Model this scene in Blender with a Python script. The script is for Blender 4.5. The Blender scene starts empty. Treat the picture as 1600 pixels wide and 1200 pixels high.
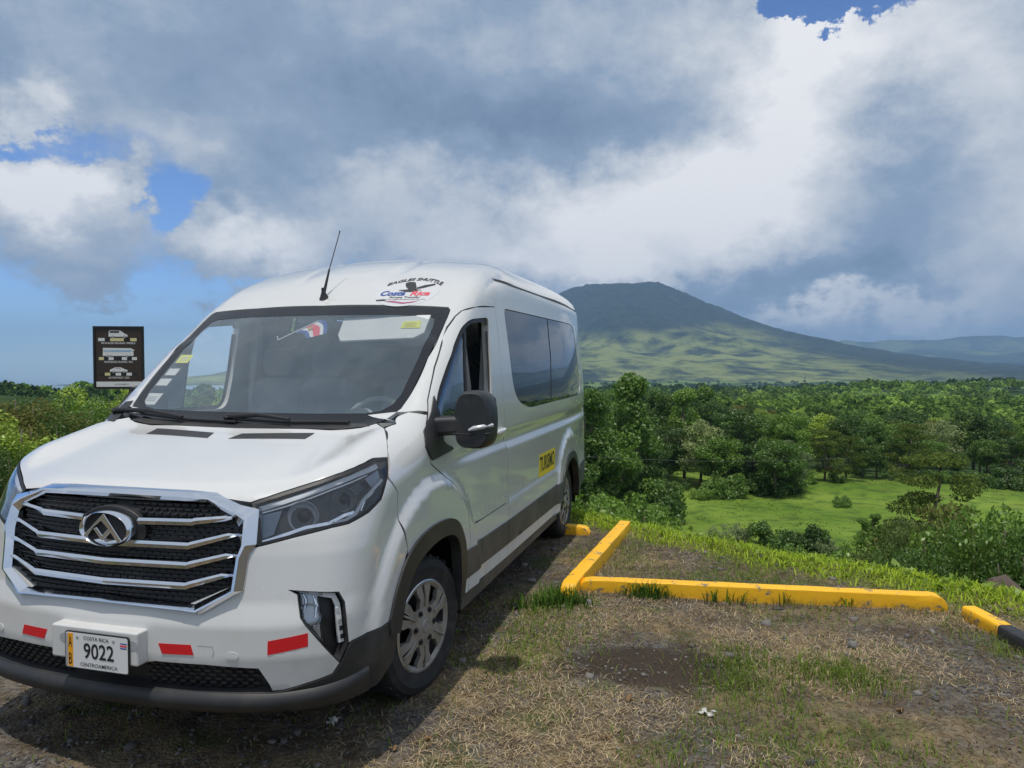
import bpy, math, random
import numpy as np
from mathutils import Vector, Matrix, Euler
from mathutils.geometry import delaunay_2d_cdt

scene = bpy.context.scene
COL = scene.collection
random.seed(7)
RNG = np.random.default_rng(11)

# ------------------------------------------------------------------ camera
CAM_H = 1.73
cam_data = bpy.data.cameras.new('camera')
cam_data.sensor_width = 36.0
cam_data.lens = 1150.0 / 1600.0 * 36.0
cam_data.clip_start = 0.05
cam_data.clip_end = 60000.0
cam = bpy.data.objects.new('camera', cam_data)
COL.objects.link(cam)
cam.location = (0.0, 0.0, CAM_H)
cam.rotation_euler = (math.radians(90.0) - math.atan(35.0 / 1150.0), 0.0, 0.0)
scene.camera = cam

# ------------------------------------------------------------------ light, exposure
SUN_DIR = Vector((-0.09, -0.20, 0.96)).normalized()      # direction towards the sun
sun_data = bpy.data.lights.new('sun', 'SUN')
sun_data.energy = 3.0
sun_data.angle = math.radians(1.0)
sun_data.color = (1.0, 0.95, 0.87)
sun = bpy.data.objects.new('sun', sun_data)
COL.objects.link(sun)
sun.rotation_euler = SUN_DIR.to_track_quat('Z', 'Y').to_euler()
sun.location = (0, 0, 50)

vs = scene.view_settings
scene.display_settings.display_device = 'sRGB'
vs.view_transform = 'Standard'
vs.look = 'None'
vs.exposure = 0.0
vs.gamma = 1.0
vs.use_curve_mapping = False
scene.cycles.use_denoising = True
scene.cycles.max_bounces = 8
scene.cycles.transparent_max_bounces = 16
scene.cycles.volume_bounces = 0
scene.cycles.caustics_reflective = False
scene.cycles.caustics_refractive = False
scene.cycles.sample_clamp_indirect = 4.0

# ------------------------------------------------------------------ node helper
class NT:
    """tiny wrapper that writes node trees as nested calls"""
    def __init__(s, tree):
        s.t = tree; s.n = tree.nodes; s.l = tree.links
    def put(s, sock, v):
        if isinstance(v, bpy.types.NodeSocket): s.l.new(v, sock)
        elif v is not None:
            if isinstance(v, (tuple, list)) and len(v) == 3 and sock.type == 'RGBA': v = (*v, 1.0)
            sock.default_value = v
    def node(s, kind, out=0, ins=None, **props):
        n = s.n.new(kind)
        for k, v in props.items(): setattr(n, k, v)
        for k, v in (ins or {}).items(): s.put(n.inputs[k], v)
        return n if out is None else n.outputs[out]
    def m(s, op, a, b=None, c=None, clamp=False):
        n = s.n.new('ShaderNodeMath'); n.operation = op; n.use_clamp = clamp
        s.put(n.inputs[0], a); s.put(n.inputs[1], b); s.put(n.inputs[2], c)
        return n.outputs[0]
    def vm(s, op, a, b=None, c=None, out=0):
        n = s.n.new('ShaderNodeVectorMath'); n.operation = op
        s.put(n.inputs[0], a)
        if b is not None: s.put(n.inputs[1], b)
        if c is not None: s.put(n.inputs[2], c)
        return n.outputs['Value'] if out == 'v' else n.outputs[0]
    def mix(s, f, a, b, blend='MIX'):
        n = s.n.new('ShaderNodeMix'); n.data_type = 'RGBA'; n.blend_type = blend
        s.put(n.inputs[0], f); s.put(n.inputs[6], a); s.put(n.inputs[7], b)
        return n.outputs[2]
    def ss(s, x, a, b, lo=0.0, hi=1.0):
        n = s.n.new('ShaderNodeMapRange'); n.interpolation_type = 'SMOOTHSTEP'
        s.put(n.inputs[0], x); s.put(n.inputs[1], a); s.put(n.inputs[2], b); s.put(n.inputs[3], lo); s.put(n.inputs[4], hi)
        return n.outputs[0]
    def noise(s, vec, scale, detail=4.0, rough=0.55, out=0, dist=0.0):
        return s.node('ShaderNodeTexNoise', out, {'Vector': vec, 'Scale': scale, 'Detail': detail, 'Roughness': rough, 'Distortion': dist})
    def xyz(s, x, y, z):
        return s.node('ShaderNodeCombineXYZ', 0, {0: x, 1: y, 2: z})

# ------------------------------------------------------------------ sky: Nishita with clouds in front of it
world = bpy.data.worlds.new('World')
scene.world = world
world.use_nodes = True
world.node_tree.nodes.clear()
W = NT(world.node_tree)
sky = W.n.new('ShaderNodeTexSky')
sky.sky_type = 'NISHITA'
sky.sun_disc = False
sky.sun_elevation = math.asin(SUN_DIR.z)
sky.sun_rotation = math.atan2(SUN_DIR.x, SUN_DIR.y)
sky.altitude = 1200.0
sky.air_density = 0.8
sky.dust_density = 0.1
sky.ozone_density = 2.0
gen = W.node('ShaderNodeTexCoord', 'Generated')
sep = W.node('ShaderNodeSeparateXYZ', None, {0: gen})
az0 = W.m('ARCTAN2', sep.outputs[0], sep.outputs[1])
el0 = W.m('ARCSINE', W.m('MAXIMUM', W.m('MINIMUM', sep.outputs[2], 0.9999), -0.9999))
# turbulence that roughens the cloud outlines, same everywhere in the sky
el_s = W.m('MULTIPLY', el0, 1.35)
pos = W.xyz(az0, el_s, 0.37)
wn = W.noise(pos, 4.2, 7.0, 0.58, out=1)
wn2 = W.noise(pos, 11.0, 8.0, 0.66, out=1)
def half(v): return W.vm('SUBTRACT', v, (0.5, 0.5, 0.5))
wv = W.vm('ADD', W.vm('SCALE', half(wn), None), W.vm('SCALE', half(wn2), None))
for nd in W.n:
    if nd.type == 'VECT_MATH' and nd.operation == 'SCALE': nd.inputs['Scale'].default_value = 0.20
for nd in [nd for nd in W.n if nd.type == 'VECT_MATH' and nd.operation == 'SCALE'][1:]: nd.inputs['Scale'].default_value = 0.145
q = W.vm('ADD', W.xyz(az0, el0, 0.0), wv)
def dirang(px, py):
    """azimuth and elevation of a sight line"""
    a = math.atan2((px - 800.0) / 1150.0, 1.0)
    p = math.atan(35.0 / 1150.0)
    v = (600.0 - py) / 1150.0
    y = math.cos(p) + v * math.sin(p); z = -math.sin(p) + v * math.cos(p); x = (px - 800.0) / 1150.0
    r = math.sqrt(x * x + y * y + z * z)
    return math.atan2(x, y), math.asin(z / r)
def blob(cx, cy, rx, ry, amp):
    a, e = dirang(cx, cy)
    ca = math.cos(a)
    sx = rx / 1150.0 * ca * ca; sy = ry / 1150.0 * ca
    d = W.vm('MULTIPLY', W.vm('SUBTRACT', q, (a, e, 0.0)), (1.0 / sx, 1.0 / sy, 0.0))
    r2 = W.vm('DOT_PRODUCT', d, d, out='v')
    return W.m('MULTIPLY', W.m('EXPONENT', W.m('MULTIPLY', r2, -1.0)), amp)
def total(lst, base):
    acc = base
    for b in lst: acc = W.m('ADD', acc, blob(*b))
    return acc
fb = W.noise(pos, 3.1, 6.0, 0.6)
fine = W.noise(pos, 9.0, 8.0, 0.62)
COVER = [(640, 110, 560, 230, 1.5), (1330, 270, 470, 360, 1.6), (720, 350, 330, 90, 1.0), (90, 350, 125, 75, 1.5), (170, 300, 50, 38, 0.8),
         (25, 160, 55, 48, 1.3), (330, 400, 75, 42, 0.9), (430, 385, 80, 52, 1.0), (170, 460, 190, 40, 0.38), (40, 520, 150, 40, 0.20),
         (120, 60, 260, 90, 0.35), (255, 335, 60, 60, -0.95), (1295, 0, 110, 36, -3.0), (1215, 10, 40, 30, -1.6), (30, 240, 120, 40, -0.4), (70, 590, 330, 45, 0.45), (150, 480, 60, 30, 0.25), (140, 225, 200, 45, -0.35), (250, 450, 110, 50, -0.1), (130, 540, 200, 40, -0.35)]
LUM = [(90, 330, 115, 66, 0.85), (175, 300, 50, 38, 0.25), (25, 155, 60, 50, 0.5), (335, 390, 70, 42, 0.42), (430, 380, 80, 48, 0.50),
       (600, 300, 120, 60, 0.30), (640, 250, 60, 45, 0.16), (760, 375, 230, 55, 0.42), (300, 235, 90, 35, 0.14), (1010, 300, 200, 75, 0.45), (1215, 170, 120, 130, 0.58), (1130, 260, 120, 90, 0.30),
       (1330, 60, 160, 70, 0.42), (950, 400, 130, 48, 0.50), (870, 320, 60, 40, 0.2), (1500, 70, 190, 130, 0.34), (1560, 180, 110, 90, 0.16), (1395, 330, 80, 60, 0.08), (1250, 498, 150, 22, 0.50), (1180, 350, 150, 60, 0.2),
       (1530, 420, 120, 90, 0.30), (1585, 320, 70, 70, 0.15), (1420, 490, 150, 20, 0.2), (1080, 60, 120, 60, 0.14), (900, 60, 160, 60, 0.06),
       (900, 225, 230, 80, -0.16), (1130, 455, 210, 38, -0.24), (700, 200, 120, 60, -0.08), (1420, 260, 90, 150, -0.14), (1400, 440, 120, 30, -0.16), (480, 170, 260, 100, -0.07), (760, 170, 260, 90, -0.08), (300, 60, 300, 90, 0.06), (70, 570, 330, 80, 0.09), (260, 440, 90, 60, 0.05)]
cov = total(COVER, 0.0)
lum = total(LUM, 0.30)
# away from the scenery the same broken cloud goes on
front = W.ss(sep.outputs[1], 0.25, 0.6)
hi_el = W.ss(el0, 0.42, 0.62)
away = W.m('MAXIMUM', W.m('SUBTRACT', 1.0, front), hi_el)
cov = W.m('ADD', cov, W.m('MULTIPLY', away, 0.75))
lum = W.m('ADD', lum, W.m('MULTIPLY', away, 0.22))
cov = W.m('ADD', cov, W.m('MULTIPLY', W.m('SUBTRACT', fb, 0.5), 1.1))
lum = W.m('ADD', lum, W.m('MULTIPLY', W.m('SUBTRACT', fb, 0.5), 0.24))
lum = W.m('ADD', lum, W.m('MULTIPLY', W.m('SUBTRACT', fine, 0.5), 0.75))
alpha = W.ss(cov, 0.20, 0.64)
ramp = W.n.new('ShaderNodeValToRGB')
W.put(ramp.inputs[0], lum)
els = ramp.color_ramp.elements
els[0].position = 0.0; els[0].color = (0.180, 0.258, 0.385, 1)
els[1].position = 1.0; els[1].color = (0.890, 0.900, 0.925, 1)
e = els.new(0.30); e.color = (0.282, 0.374, 0.512, 1)
e = els.new(0.62); e.color = (0.580, 0.630, 0.700, 1)
bg_sky = W.node('ShaderNodeBackground', 0, {0: W.mix(1.0, sky.outputs[0], (0.74, 0.92, 1.16), 'MULTIPLY'), 1: 0.14})
bg_cl = W.node('ShaderNodeBackground', 0, {0: ramp.outputs[0], 1: 1.0})
mixs = W.node('ShaderNodeMixShader', 0, {0: alpha, 1: bg_sky, 2: bg_cl})
W.node('ShaderNodeOutputWorld', None, {0: mixs})
world.cycles.sampling_method = 'MANUAL'
world.cycles.sample_map_resolution = 1024

# ------------------------------------------------------------------ tags
def tag(o, label=None, cat=None, group=None, kind=None):
    if label: o['label'] = label
    if cat: o['category'] = cat
    if group: o['group'] = group
    if kind: o['kind'] = kind
    return o
def empty(name, loc=(0, 0, 0), rz=0.0):
    o = bpy.data.objects.new(name, None)
    o.empty_display_size = 0.2
    COL.objects.link(o)
    o.location = loc; o.rotation_euler = (0, 0, rz)
    return o
def link_mesh(name, me, mat=None, parent=None):
    o = bpy.data.objects.new(name, me)
    COL.objects.link(o)
    if mat is not None: me.materials.append(mat)
    if parent is not None: o.parent = parent
    return o
def np_mesh(name, V, tris, smooth=False):
    """fast mesh from numpy arrays (all triangles or all quads)"""
    V = np.asarray(V, np.float32); F = np.asarray(tris, np.int32)
    me = bpy.data.meshes.new(name)
    k = F.shape[1]
    me.vertices.add(len(V)); me.vertices.foreach_set('co', V.ravel())
    me.loops.add(F.size); me.loops.foreach_set('vertex_index', F.ravel())
    me.polygons.add(len(F)); me.polygons.foreach_set('loop_start', np.arange(0, F.size, k, dtype=np.int32))
    me.polygons.foreach_set('loop_total', np.full(len(F), k, np.int32))
    if smooth: me.polygons.foreach_set('use_smooth', np.ones(len(F), bool))
    me.update(calc_edges=True)
    return me

# ------------------------------------------------------------------ mesh buffer
class MB:
    def __init__(s): s.v = []; s.f = []
    def add(s, V, F):
        b = len(s.v); s.v += [tuple(map(float, p)) for p in V]; s.f += [tuple(b + i for i in f) for f in F]; return s
    def box(s, c, d, rot=None):
        x, y, z = (k / 2 for k in d)
        V = [Vector((i * x, j * y, k * z)) for i in (-1, 1) for j in (-1, 1) for k in (-1, 1)]
        if rot is not None:
            R = Euler(rot).to_matrix(); V = [R @ p for p in V]
        V = [p + Vector(c) for p in V]
        return s.add(V, [(0, 1, 3, 2), (4, 6, 7, 5), (0, 4, 5, 1), (2, 3, 7, 6), (0, 2, 6, 4), (1, 5, 7, 3)])
    def tube(s, pts, r, n=10, caps=True, flat=1.0):
        pts = [Vector(p) for p in pts]
        if not isinstance(r, (list, tuple)): r = [r] * len(pts)
        V = []; F = []
        prev = None
        for i, p in enumerate(pts):
            t = (pts[min(i + 1, len(pts) - 1)] - pts[max(i - 1, 0)]).normalized()
            if prev is None:
                a = Vector((0, 0, 1)) if abs(t.z) < 0.9 else Vector((1, 0, 0))
                u = t.cross(a).normalized()
            else:
                u = (prev - t * prev.dot(t)).normalized()
            prev = u
            w = t.cross(u)
            for k in range(n):
                g = 2 * math.pi * k / n
                V.append(p + (u * math.cos(g) + w * math.sin(g) * flat) * r[i])
        for i in range(len(pts) - 1):
            for k in range(n):
                F.append((i * n + k, i * n + (k + 1) % n, (i + 1) * n + (k + 1) % n, (i + 1) * n + k))
        if caps:
            F.append(tuple(range(n - 1, -1, -1))); F.append(tuple((len(pts) - 1) * n + k for k in range(n)))
        return s.add(V, F)
    def lathe(s, prof, c, axis, n=32, a0=0.0, a1=2 * math.pi):
        """profile of (radius, height) turned about axis through c"""
        ax = Vector(axis).normalized()
        a = Vector((0, 0, 1)) if abs(ax.z) < 0.9 else Vector((1, 0, 0))
        u = ax.cross(a).normalized(); w = ax.cross(u)
        full = abs(a1 - a0 - 2 * math.pi) < 1e-6
        m = n if full else n + 1
        V = []; F = []
        for (r, h) in prof:
            for k in range(m):
                g = a0 + (a1 - a0) * k / n
                V.append(Vector(c) + ax * h + (u * math.cos(g) + w * math.sin(g)) * r)
        for i in range(len(prof) - 1):
            for k in range(n):
                k2 = (k + 1) % m
                F.append((i * m + k, i * m + k2, (i + 1) * m + k2, (i + 1) * m + k))
        return s.add(V, F)
    def prism(s, poly, o, u, w, depth):
        """flat polygon (2-D list) in plane (u,w) at o, extruded by vector depth"""
        o, u, w, d = Vector(o), Vector(u), Vector(w), Vector(depth)
        n = len(poly)
        V = [o + u * a + w * b for a, b in poly]; V += [p + d for p in V]
        F = [tuple(range(n)), tuple(range(2 * n - 1, n - 1, -1))]
        F += [(i, n + i, n + (i + 1) % n, (i + 1) % n) for i in range(n)]
        return s.add(V, F)
    def build(s, name, mat, parent=None, smooth=False, bevel=0.0, van=False, seg=2, angle=35):
        V = s.v; F = s.f
        if van: V = [(x, -y, z) for x, y, z in V]; F = [tuple(reversed(f)) for f in F]
        me = bpy.data.meshes.new(name)
        me.from_pydata(V, [], F); me.validate()
        import bmesh
        bm = bmesh.new(); bm.from_mesh(me); bmesh.ops.recalc_face_normals(bm, faces=bm.faces); bm.to_mesh(me); bm.free()
        o = link_mesh(name, me, mat, parent)
        if smooth or bevel > 0:
            me.shade_smooth()
            if smooth and not bevel: me.set_sharp_from_angle(angle=math.radians(angle))
        if bevel > 0:
            b = o.modifiers.new('bevel', 'BEVEL'); b.width = bevel; b.segments = seg; b.limit_method = 'ANGLE'; b.angle_limit = math.radians(30); b.harden_normals = True
        return o

# ------------------------------------------------------------------ materials
MATS = {}
def principled(name, col, rough=0.5, metal=0.0, coat=0.0, spec=None, **kw):
    m = bpy.data.materials.new(name); m.use_nodes = True
    b = m.node_tree.nodes['Principled BSDF']
    b.inputs['Base Color'].default_value = (*col, 1); b.inputs['Roughness'].default_value = rough; b.inputs['Metallic'].default_value = metal
    b.inputs['Coat Weight'].default_value = coat
    if spec is not None: b.inputs['Specular IOR Level'].default_value = spec
    for k, v in kw.items(): b.inputs[k].default_value = v
    MATS[name] = m
    return m, NT(m.node_tree), b
# ================================================================== the land
EDGE = np.array([(-60, 60), (-20, 27), (-8, 17.2), (-3.2, 12.0), (-.6, 9.5), (.55, 8.40), (1.2, 7.75), (1.75, 7.05), (2.25, 6.60), (2.7, 6.20), (3.1, 5.82), (3.45, 5.45), (3.75, 5.08), (5.2, 3.3), (8.5, .6), (16, -6), (40, -23)], float)
def edge_dist(x, y):
    """metres beyond the rim of the lot, positive on the valley side"""
    x = np.asarray(x, float); y = np.asarray(y, float)
    best = np.full(x.shape, 1e9); sgn = np.ones(x.shape)
    for a, c in zip(EDGE[:-1], EDGE[1:]):
        d = c - a; L2 = d @ d
        t = np.clip(((x - a[0]) * d[0] + (y - a[1]) * d[1]) / L2, 0, 1)
        px, py = a[0] + t * d[0], a[1] + t * d[1]
        r = np.hypot(x - px, y - py); cr = d[0] * (y - a[1]) - d[1] * (x - a[0])
        m = r < best; best = np.where(m, r, best); sgn = np.where(m, np.sign(cr), sgn)
    return best * sgn
def vnoise(x, y, seed=0):
    """smooth value noise"""
    r = np.random.default_rng(seed).random((64, 64))
    x = np.asarray(x, float); y = np.asarray(y, float)
    xi = np.floor(x).astype(int); yi = np.floor(y).astype(int); fx = x - xi; fy = y - yi
    fx = fx * fx * (3 - 2 * fx); fy = fy * fy * (3 - 2 * fy)
    g = lambda a, b_: r[a % 64, b_ % 64]
    return (g(xi, yi) * (1 - fx) + g(xi + 1, yi) * fx) * (1 - fy) + (g(xi, yi + 1) * (1 - fx) + g(xi + 1, yi + 1) * fx) * fy
def fbm(x, y, seed=0, o=4):
    s = 0; a = .5; t = 0
    for i in range(o): s = s + a * vnoise(x * 2 ** i, y * 2 ** i, seed + i); t += a; a *= .5
    return s / t
def ground_h(x, y):
    x = np.asarray(x, float); y = np.asarray(y, float)
    s = edge_dist(x, y); r = np.hypot(x, y)
    left = 1 / (1 + np.exp((x / np.maximum(y, 1) + .25) * 14)) * (y > 0)     # gentler fall on the left
    slope = .50 * (1 - left) + .10 * left
    fall = slope * np.maximum(s, 0) ** 1.0 + .0
    floor = np.interp(r, [0, 60, 100, 200, 300, 600, 1000, 2000, 4000, 9000, 15000], [-14, -14, -15, -21, -26, -37, -52, -78, -84, -40, 0])
    floor = floor - .052 * np.maximum(r - 420, 0) / (1 + np.exp((x / np.maximum(y, 1) + .27) * 22)) * (y > 0) + 12 * np.exp(-(((x + 215) / 160) ** 2 + ((y - 330) / 90) ** 2))
    floor = floor + 20 * np.exp(-(((x - 560) / 300) ** 2 + ((y - 760) / 300) ** 2)) + (fbm(x / 55, y / 55, 3) - .5) * np.clip((r - 45) / 60, 0, 1) * 5 + (fbm(x / 170 + 5, y / 170, 13) - .5) * np.clip((r - 140) / 120, 0, 1) * 22 + (fbm(x / 14, y / 14, 9) - .5) * np.clip((r - 30) / 40, 0, 1) * 1.0
    k = 2.0
    z = -fall; h = np.maximum(k - np.abs(z - floor), 0) / k
    z = np.maximum(z, floor) + h * h * k * .25
    z = np.where(s > 0, z, 0.0)
    z = z + (fbm(x * 1.3, y * 1.3, 5) - .5) * .05 + (fbm(x * 9, y * 9, 6, 2) - .5) * .012
    z = z + .10 * np.exp(-((s + .15) / .5) ** 2) * (fbm(x * 2, y * 2, 8) - .25)
    # the lot is level under the van and the kerbs
    return z

def leaf_mat(name, c1, c2, trans=.35, rnd=.35, gloss=.0):
    m = bpy.data.materials.new(name); m.use_nodes = True; t = m.node_tree; t.nodes.clear(); n = NT(t)
    isl = n.node('ShaderNodeNewGeometry', 'Random Per Island'); oi = n.node('ShaderNodeObjectInfo', 'Random')
    c = n.mix(isl, c1, c2)
    c = n.mix(n.m('MULTIPLY', oi, rnd), c, (c[0] if False else (c1[0] * 1.9 + .01, c1[1] * 1.35, c1[2] * .9)))
    hv = n.node('ShaderNodeHueSaturation', 0, {'Hue': .5, 'Saturation': 1.0, 'Value': n.m('ADD', .92, n.m('MULTIPLY', oi, .60)), 'Color': c})
    d = n.node('ShaderNodeBsdfDiffuse', 0, {0: hv}); tr = n.node('ShaderNodeBsdfTranslucent', 0, {0: hv})
    s = n.node('ShaderNodeMixShader', 0, {0: trans, 1: d, 2: tr})
    if gloss:
        g = n.node('ShaderNodeBsdfGlossy', 0, {'Color': (1, 1, 1, 1), 'Roughness': .45}); s = n.node('ShaderNodeMixShader', 0, {0: gloss, 1: s, 2: g})
    n.node('ShaderNodeOutputMaterial', None, {0: s}); MATS[name] = m
    return m
LEAF = {
    'dark': leaf_mat('leaf_dark', (.042, .095, .018), (.090, .170, .034), gloss=.03),
    'mid': leaf_mat('leaf_mid', (.085, .170, .026), (.155, .270, .048), gloss=.03),
    'lime': leaf_mat('leaf_lime', (.155, .255, .032), (.260, .365, .062), gloss=.03),
    'olive': leaf_mat('leaf_olive', (.095, .115, .032), (.190, .200, .070)),
    'grey': leaf_mat('leaf_grey', (.130, .190, .085), (.260, .320, .170)),
    'bronze': leaf_mat('leaf_bronze', (.062, .092, .022), (.125, .165, .042), rnd=.1),
    'sage': leaf_mat('leaf_sage', (.080, .125, .038), (.170, .220, .080)),
}
mbark, n, b = principled('bark', (.13, .105, .08), .9)
tc = n.node('ShaderNodeTexCoord', 'Object'); g = n.noise(tc, 6.0, 5.0)
n.put(b.inputs['Base Color'], n.mix(g, (.07, .055, .04), (.20, .17, .135)))

# ---- ground sheets
mgnd, n, b = principled('gravel_ground', (.1, .08, .06), .95, spec=.15)
geo = n.node('ShaderNodeNewGeometry', 'Position'); at = n.node('ShaderNodeAttribute', 'Fac', attribute_name='rim')
big = n.noise(geo, .9, 5.0, .6); mid = n.noise(geo, 5.0, 5.0, .6); fin = n.noise(geo, 60.0, 4.0, .7)
vor = n.node('ShaderNodeTexVoronoi', None, {'Vector': geo, 'Scale': 42.0}); vor2 = n.node('ShaderNodeTexVoronoi', None, {'Vector': geo, 'Scale': 95.0})
stone = n.mix(n.node('ShaderNodeSeparateColor', 0, {0: vor.outputs['Color']}), (.050, .047, .046), (.17, .16, .15))
soil = n.mix(fin, (.032, .025, .019), (.160, .120, .082))
straw = n.mix(fin, (.13, .092, .052), (.34, .26, .145))
green = n.mix(fin, (.045, .075, .018), (.10, .13, .035))
c = n.mix(n.ss(mid, .34, .54), soil, stone)
c = n.mix(n.m('MULTIPLY', n.ss(big, .40, .60), n.ss(mid, .35, .6)), c, straw)
c = n.mix(n.m('MULTIPLY', n.ss(n.noise(geo, 2.2, 4.0), .52, .66), .7), c, green)
# a worn patch of bare dark soil
px_s = n.vm('MULTIPLY', n.vm('SUBTRACT', geo, (.80, 4.15, 0)), (1 / .62, 1 / .34, 0)); rr = n.vm('LENGTH', px_s, out='v')
c = n.mix(n.ss(n.m('ADD', rr, n.m('MULTIPLY', n.m('SUBTRACT', mid, .5), 1.3)), 1.05, .6), c, n.mix(fin, (.040, .031, .024), (.070, .054, .040)))
c = n.mix(n.ss(n.m('ADD', at, n.m('MULTIPLY', n.m('SUBTRACT', mid, .5), .5)), -.60, -.30), c, n.mix(mid, (.090, .125, .022), (.20, .23, .05)))
n.put(b.inputs['Base Color'], c)
hgt = n.m('ADD', n.m('MULTIPLY', vor.outputs['Distance'], -.6), n.m('ADD', n.m('MULTIPLY', vor2.outputs['Distance'], -.3), n.m('MULTIPLY', fin, .5)))
n.put(b.inputs['Normal'], n.node('ShaderNodeBump', 0, {'Strength': .9, 'Distance': .02, 'Height': hgt}))

mval, n, b = principled('valley_ground', (.08, .14, .03), .95, spec=.1)
geo = n.node('ShaderNodeNewGeometry', 'Position')
flat_ = n.vm('MULTIPLY', geo, (1, 1, 0)); dist = n.vm('LENGTH', flat_, out='v')
a1 = n.noise(geo, .06, 6.0, .6); a2 = n.noise(geo, .5, 6.0, .65); a3 = n.noise(geo, .004, 6.0, .6)
pas = n.mix(n.ss(a1, .35, .65), (.105, .180, .022), (.185, .265, .042))
pas = n.mix(n.m('MULTIPLY', n.ss(a2, .45, .68), .8), pas, (.045, .095, .018))
pas = n.mix(n.m('MULTIPLY', n.ss(n.noise(geo, .22, 4.0), .58, .72), .5), pas, (.11, .10, .035))
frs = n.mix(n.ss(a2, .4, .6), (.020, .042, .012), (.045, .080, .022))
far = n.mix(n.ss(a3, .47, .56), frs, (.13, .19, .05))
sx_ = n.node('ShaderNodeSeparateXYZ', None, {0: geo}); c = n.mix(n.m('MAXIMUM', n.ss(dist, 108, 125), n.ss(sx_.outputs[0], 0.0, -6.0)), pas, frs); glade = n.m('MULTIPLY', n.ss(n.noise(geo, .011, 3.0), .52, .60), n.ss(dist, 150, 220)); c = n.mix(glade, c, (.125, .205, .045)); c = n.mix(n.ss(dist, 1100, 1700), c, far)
n.put(b.inputs['Base Color'], c)
n.put(b.inputs['Normal'], n.node('ShaderNodeBump', 0, {'Strength': .8, 'Distance': .6, 'Height': a2}))

def grid_mesh(name, X, Y, Z):
    ny, nx = X.shape; V = np.c_[X.ravel(), Y.ravel(), Z.ravel()]
    i = np.arange(nx - 1)[None, :] + np.arange(ny - 1)[:, None] * nx
    F = np.stack([i, i + 1, i + nx + 1, i + nx], -1).reshape(-1, 4)
    return np_mesh(name, V, F, True)
gx = np.concatenate([np.linspace(-13, -3, 70, endpoint=False), np.linspace(-3, 6, 180, endpoint=False), np.linspace(6, 13, 60)])
gy = np.concatenate([np.linspace(-6, 2, 40, endpoint=False), np.linspace(2, 10, 180, endpoint=False), np.linspace(10, 19, 70)])
X, Y = np.meshgrid(gx, gy); Zg = ground_h(X, Y)
me = grid_mesh('gravel_lot', X, Y, Zg)
at_ = me.attributes.new('rim', 'FLOAT', 'POINT'); at_.data.foreach_set('value', edge_dist(X, Y).ravel().astype(np.float32))
o = link_mesh('gravel_lot', me, mgnd); tag(o, kind='structure')
# valley: rings round the viewpoint, tucked under the lot near by
rads = np.concatenate([np.linspace(9.5, 40, 40, endpoint=False), np.linspace(40, 130, 90, endpoint=False), np.geomspace(130, 15000, 150)])
ang = np.radians(np.linspace(-75, 75, 420))
Rr, Aa = np.meshgrid(rads, ang, indexing='ij'); X = Rr * np.sin(Aa); Y = Rr * np.cos(Aa)
Zv = ground_h(X, Y) - .25 * np.clip((22 - Rr) / 6, 0, 1)
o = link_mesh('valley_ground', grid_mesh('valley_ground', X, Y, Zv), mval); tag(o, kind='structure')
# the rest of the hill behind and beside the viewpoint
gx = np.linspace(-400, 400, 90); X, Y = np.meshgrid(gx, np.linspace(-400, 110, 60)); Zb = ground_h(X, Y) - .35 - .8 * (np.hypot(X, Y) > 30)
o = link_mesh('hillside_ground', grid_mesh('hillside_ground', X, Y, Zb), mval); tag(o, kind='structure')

# ---- volcano and far ranges
mmt, n, b = principled('mountain_slopes', (.05, .07, .05), .95, spec=.1)
geo = n.node('ShaderNodeNewGeometry', 'Position'); sp = n.node('ShaderNodeSeparateXYZ', None, {0: geo})
m1 = n.noise(geo, .0011, 7.0, .6); m2 = n.noise(geo, .0045, 7.0, .65); m3 = n.noise(geo, .02, 4.0, .6)
hz = n.m('ADD', sp.outputs[2], n.m('MULTIPLY', n.m('SUBTRACT', m1, .5), 420.0))
woods_shade = n.mix(n.ss(m3, .35, .65), (.016, .027, .024), (.034, .050, .038))
grass_sunlit = n.mix(n.ss(m2, .3, .7), (.12, .16, .05), (.22, .245, .085))
f1 = n.m('MULTIPLY', n.ss(hz, 275, 140), n.ss(m2, .36, .56))
# open valley side, wooded right shoulder; tones also paint sunlit patches and cloud shadow
rt = n.m('ADD', sp.outputs[0], n.m('MULTIPLY', n.m('SUBTRACT', m1, .5), 900.0))
f1 = n.m('MULTIPLY', f1, n.ss(rt, 2250, 1500))
n.put(b.inputs['Base Color'], n.mix(f1, woods_shade, grass_sunlit))
n.put(b.inputs['Normal'], n.node('ShaderNodeBump', 0, {'Strength': .8, 'Distance': 18.0, 'Height': m3}))
xs = np.linspace(-1900, 6500, 260); ys = np.linspace(3000, 9500, 200); X, Y = np.meshgrid(xs, ys)
r = np.hypot(X - 985, Y - 6500)
prof = np.interp(r / 5.65, [0, 40, 75, 100, 130, 180, 240, 310, 380, 550, 900], [119, 118, 114, 104, 86, 62, 40, 22, 8, -8, -20]) * 5.65
th = np.arctan2(Y - 6500, X - 985)
gul = (fbm(th * 7 + 20, r / 1500, 21, 4) - .5) * np.clip(r / 700, 0, 1) * np.clip((3200 - r) / 1500, 0, 1) * 130
h = prof + gul + (fbm(X / 260, Y / 260, 25, 4) - .5) * 40
c2 = 330 * np.exp(-(((X - 820) / 420) ** 2 + ((Y - 5250) / 480) ** 2)) + 120 * np.exp(-(((X - 1350) / 380) ** 2 + ((Y - 4700) / 350) ** 2)) + 90 * np.exp(-(((X - 480) / 300) ** 2 + ((Y - 4400) / 300) ** 2)) + 60 * np.exp(-(((X - 950) / 260) ** 2 + ((Y - 4000) / 260) ** 2))
h = np.maximum(h, h * .5 + c2 * .9 + (fbm(X / 150, Y / 150, 33, 4) - .5) * 60 - 20)
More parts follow.
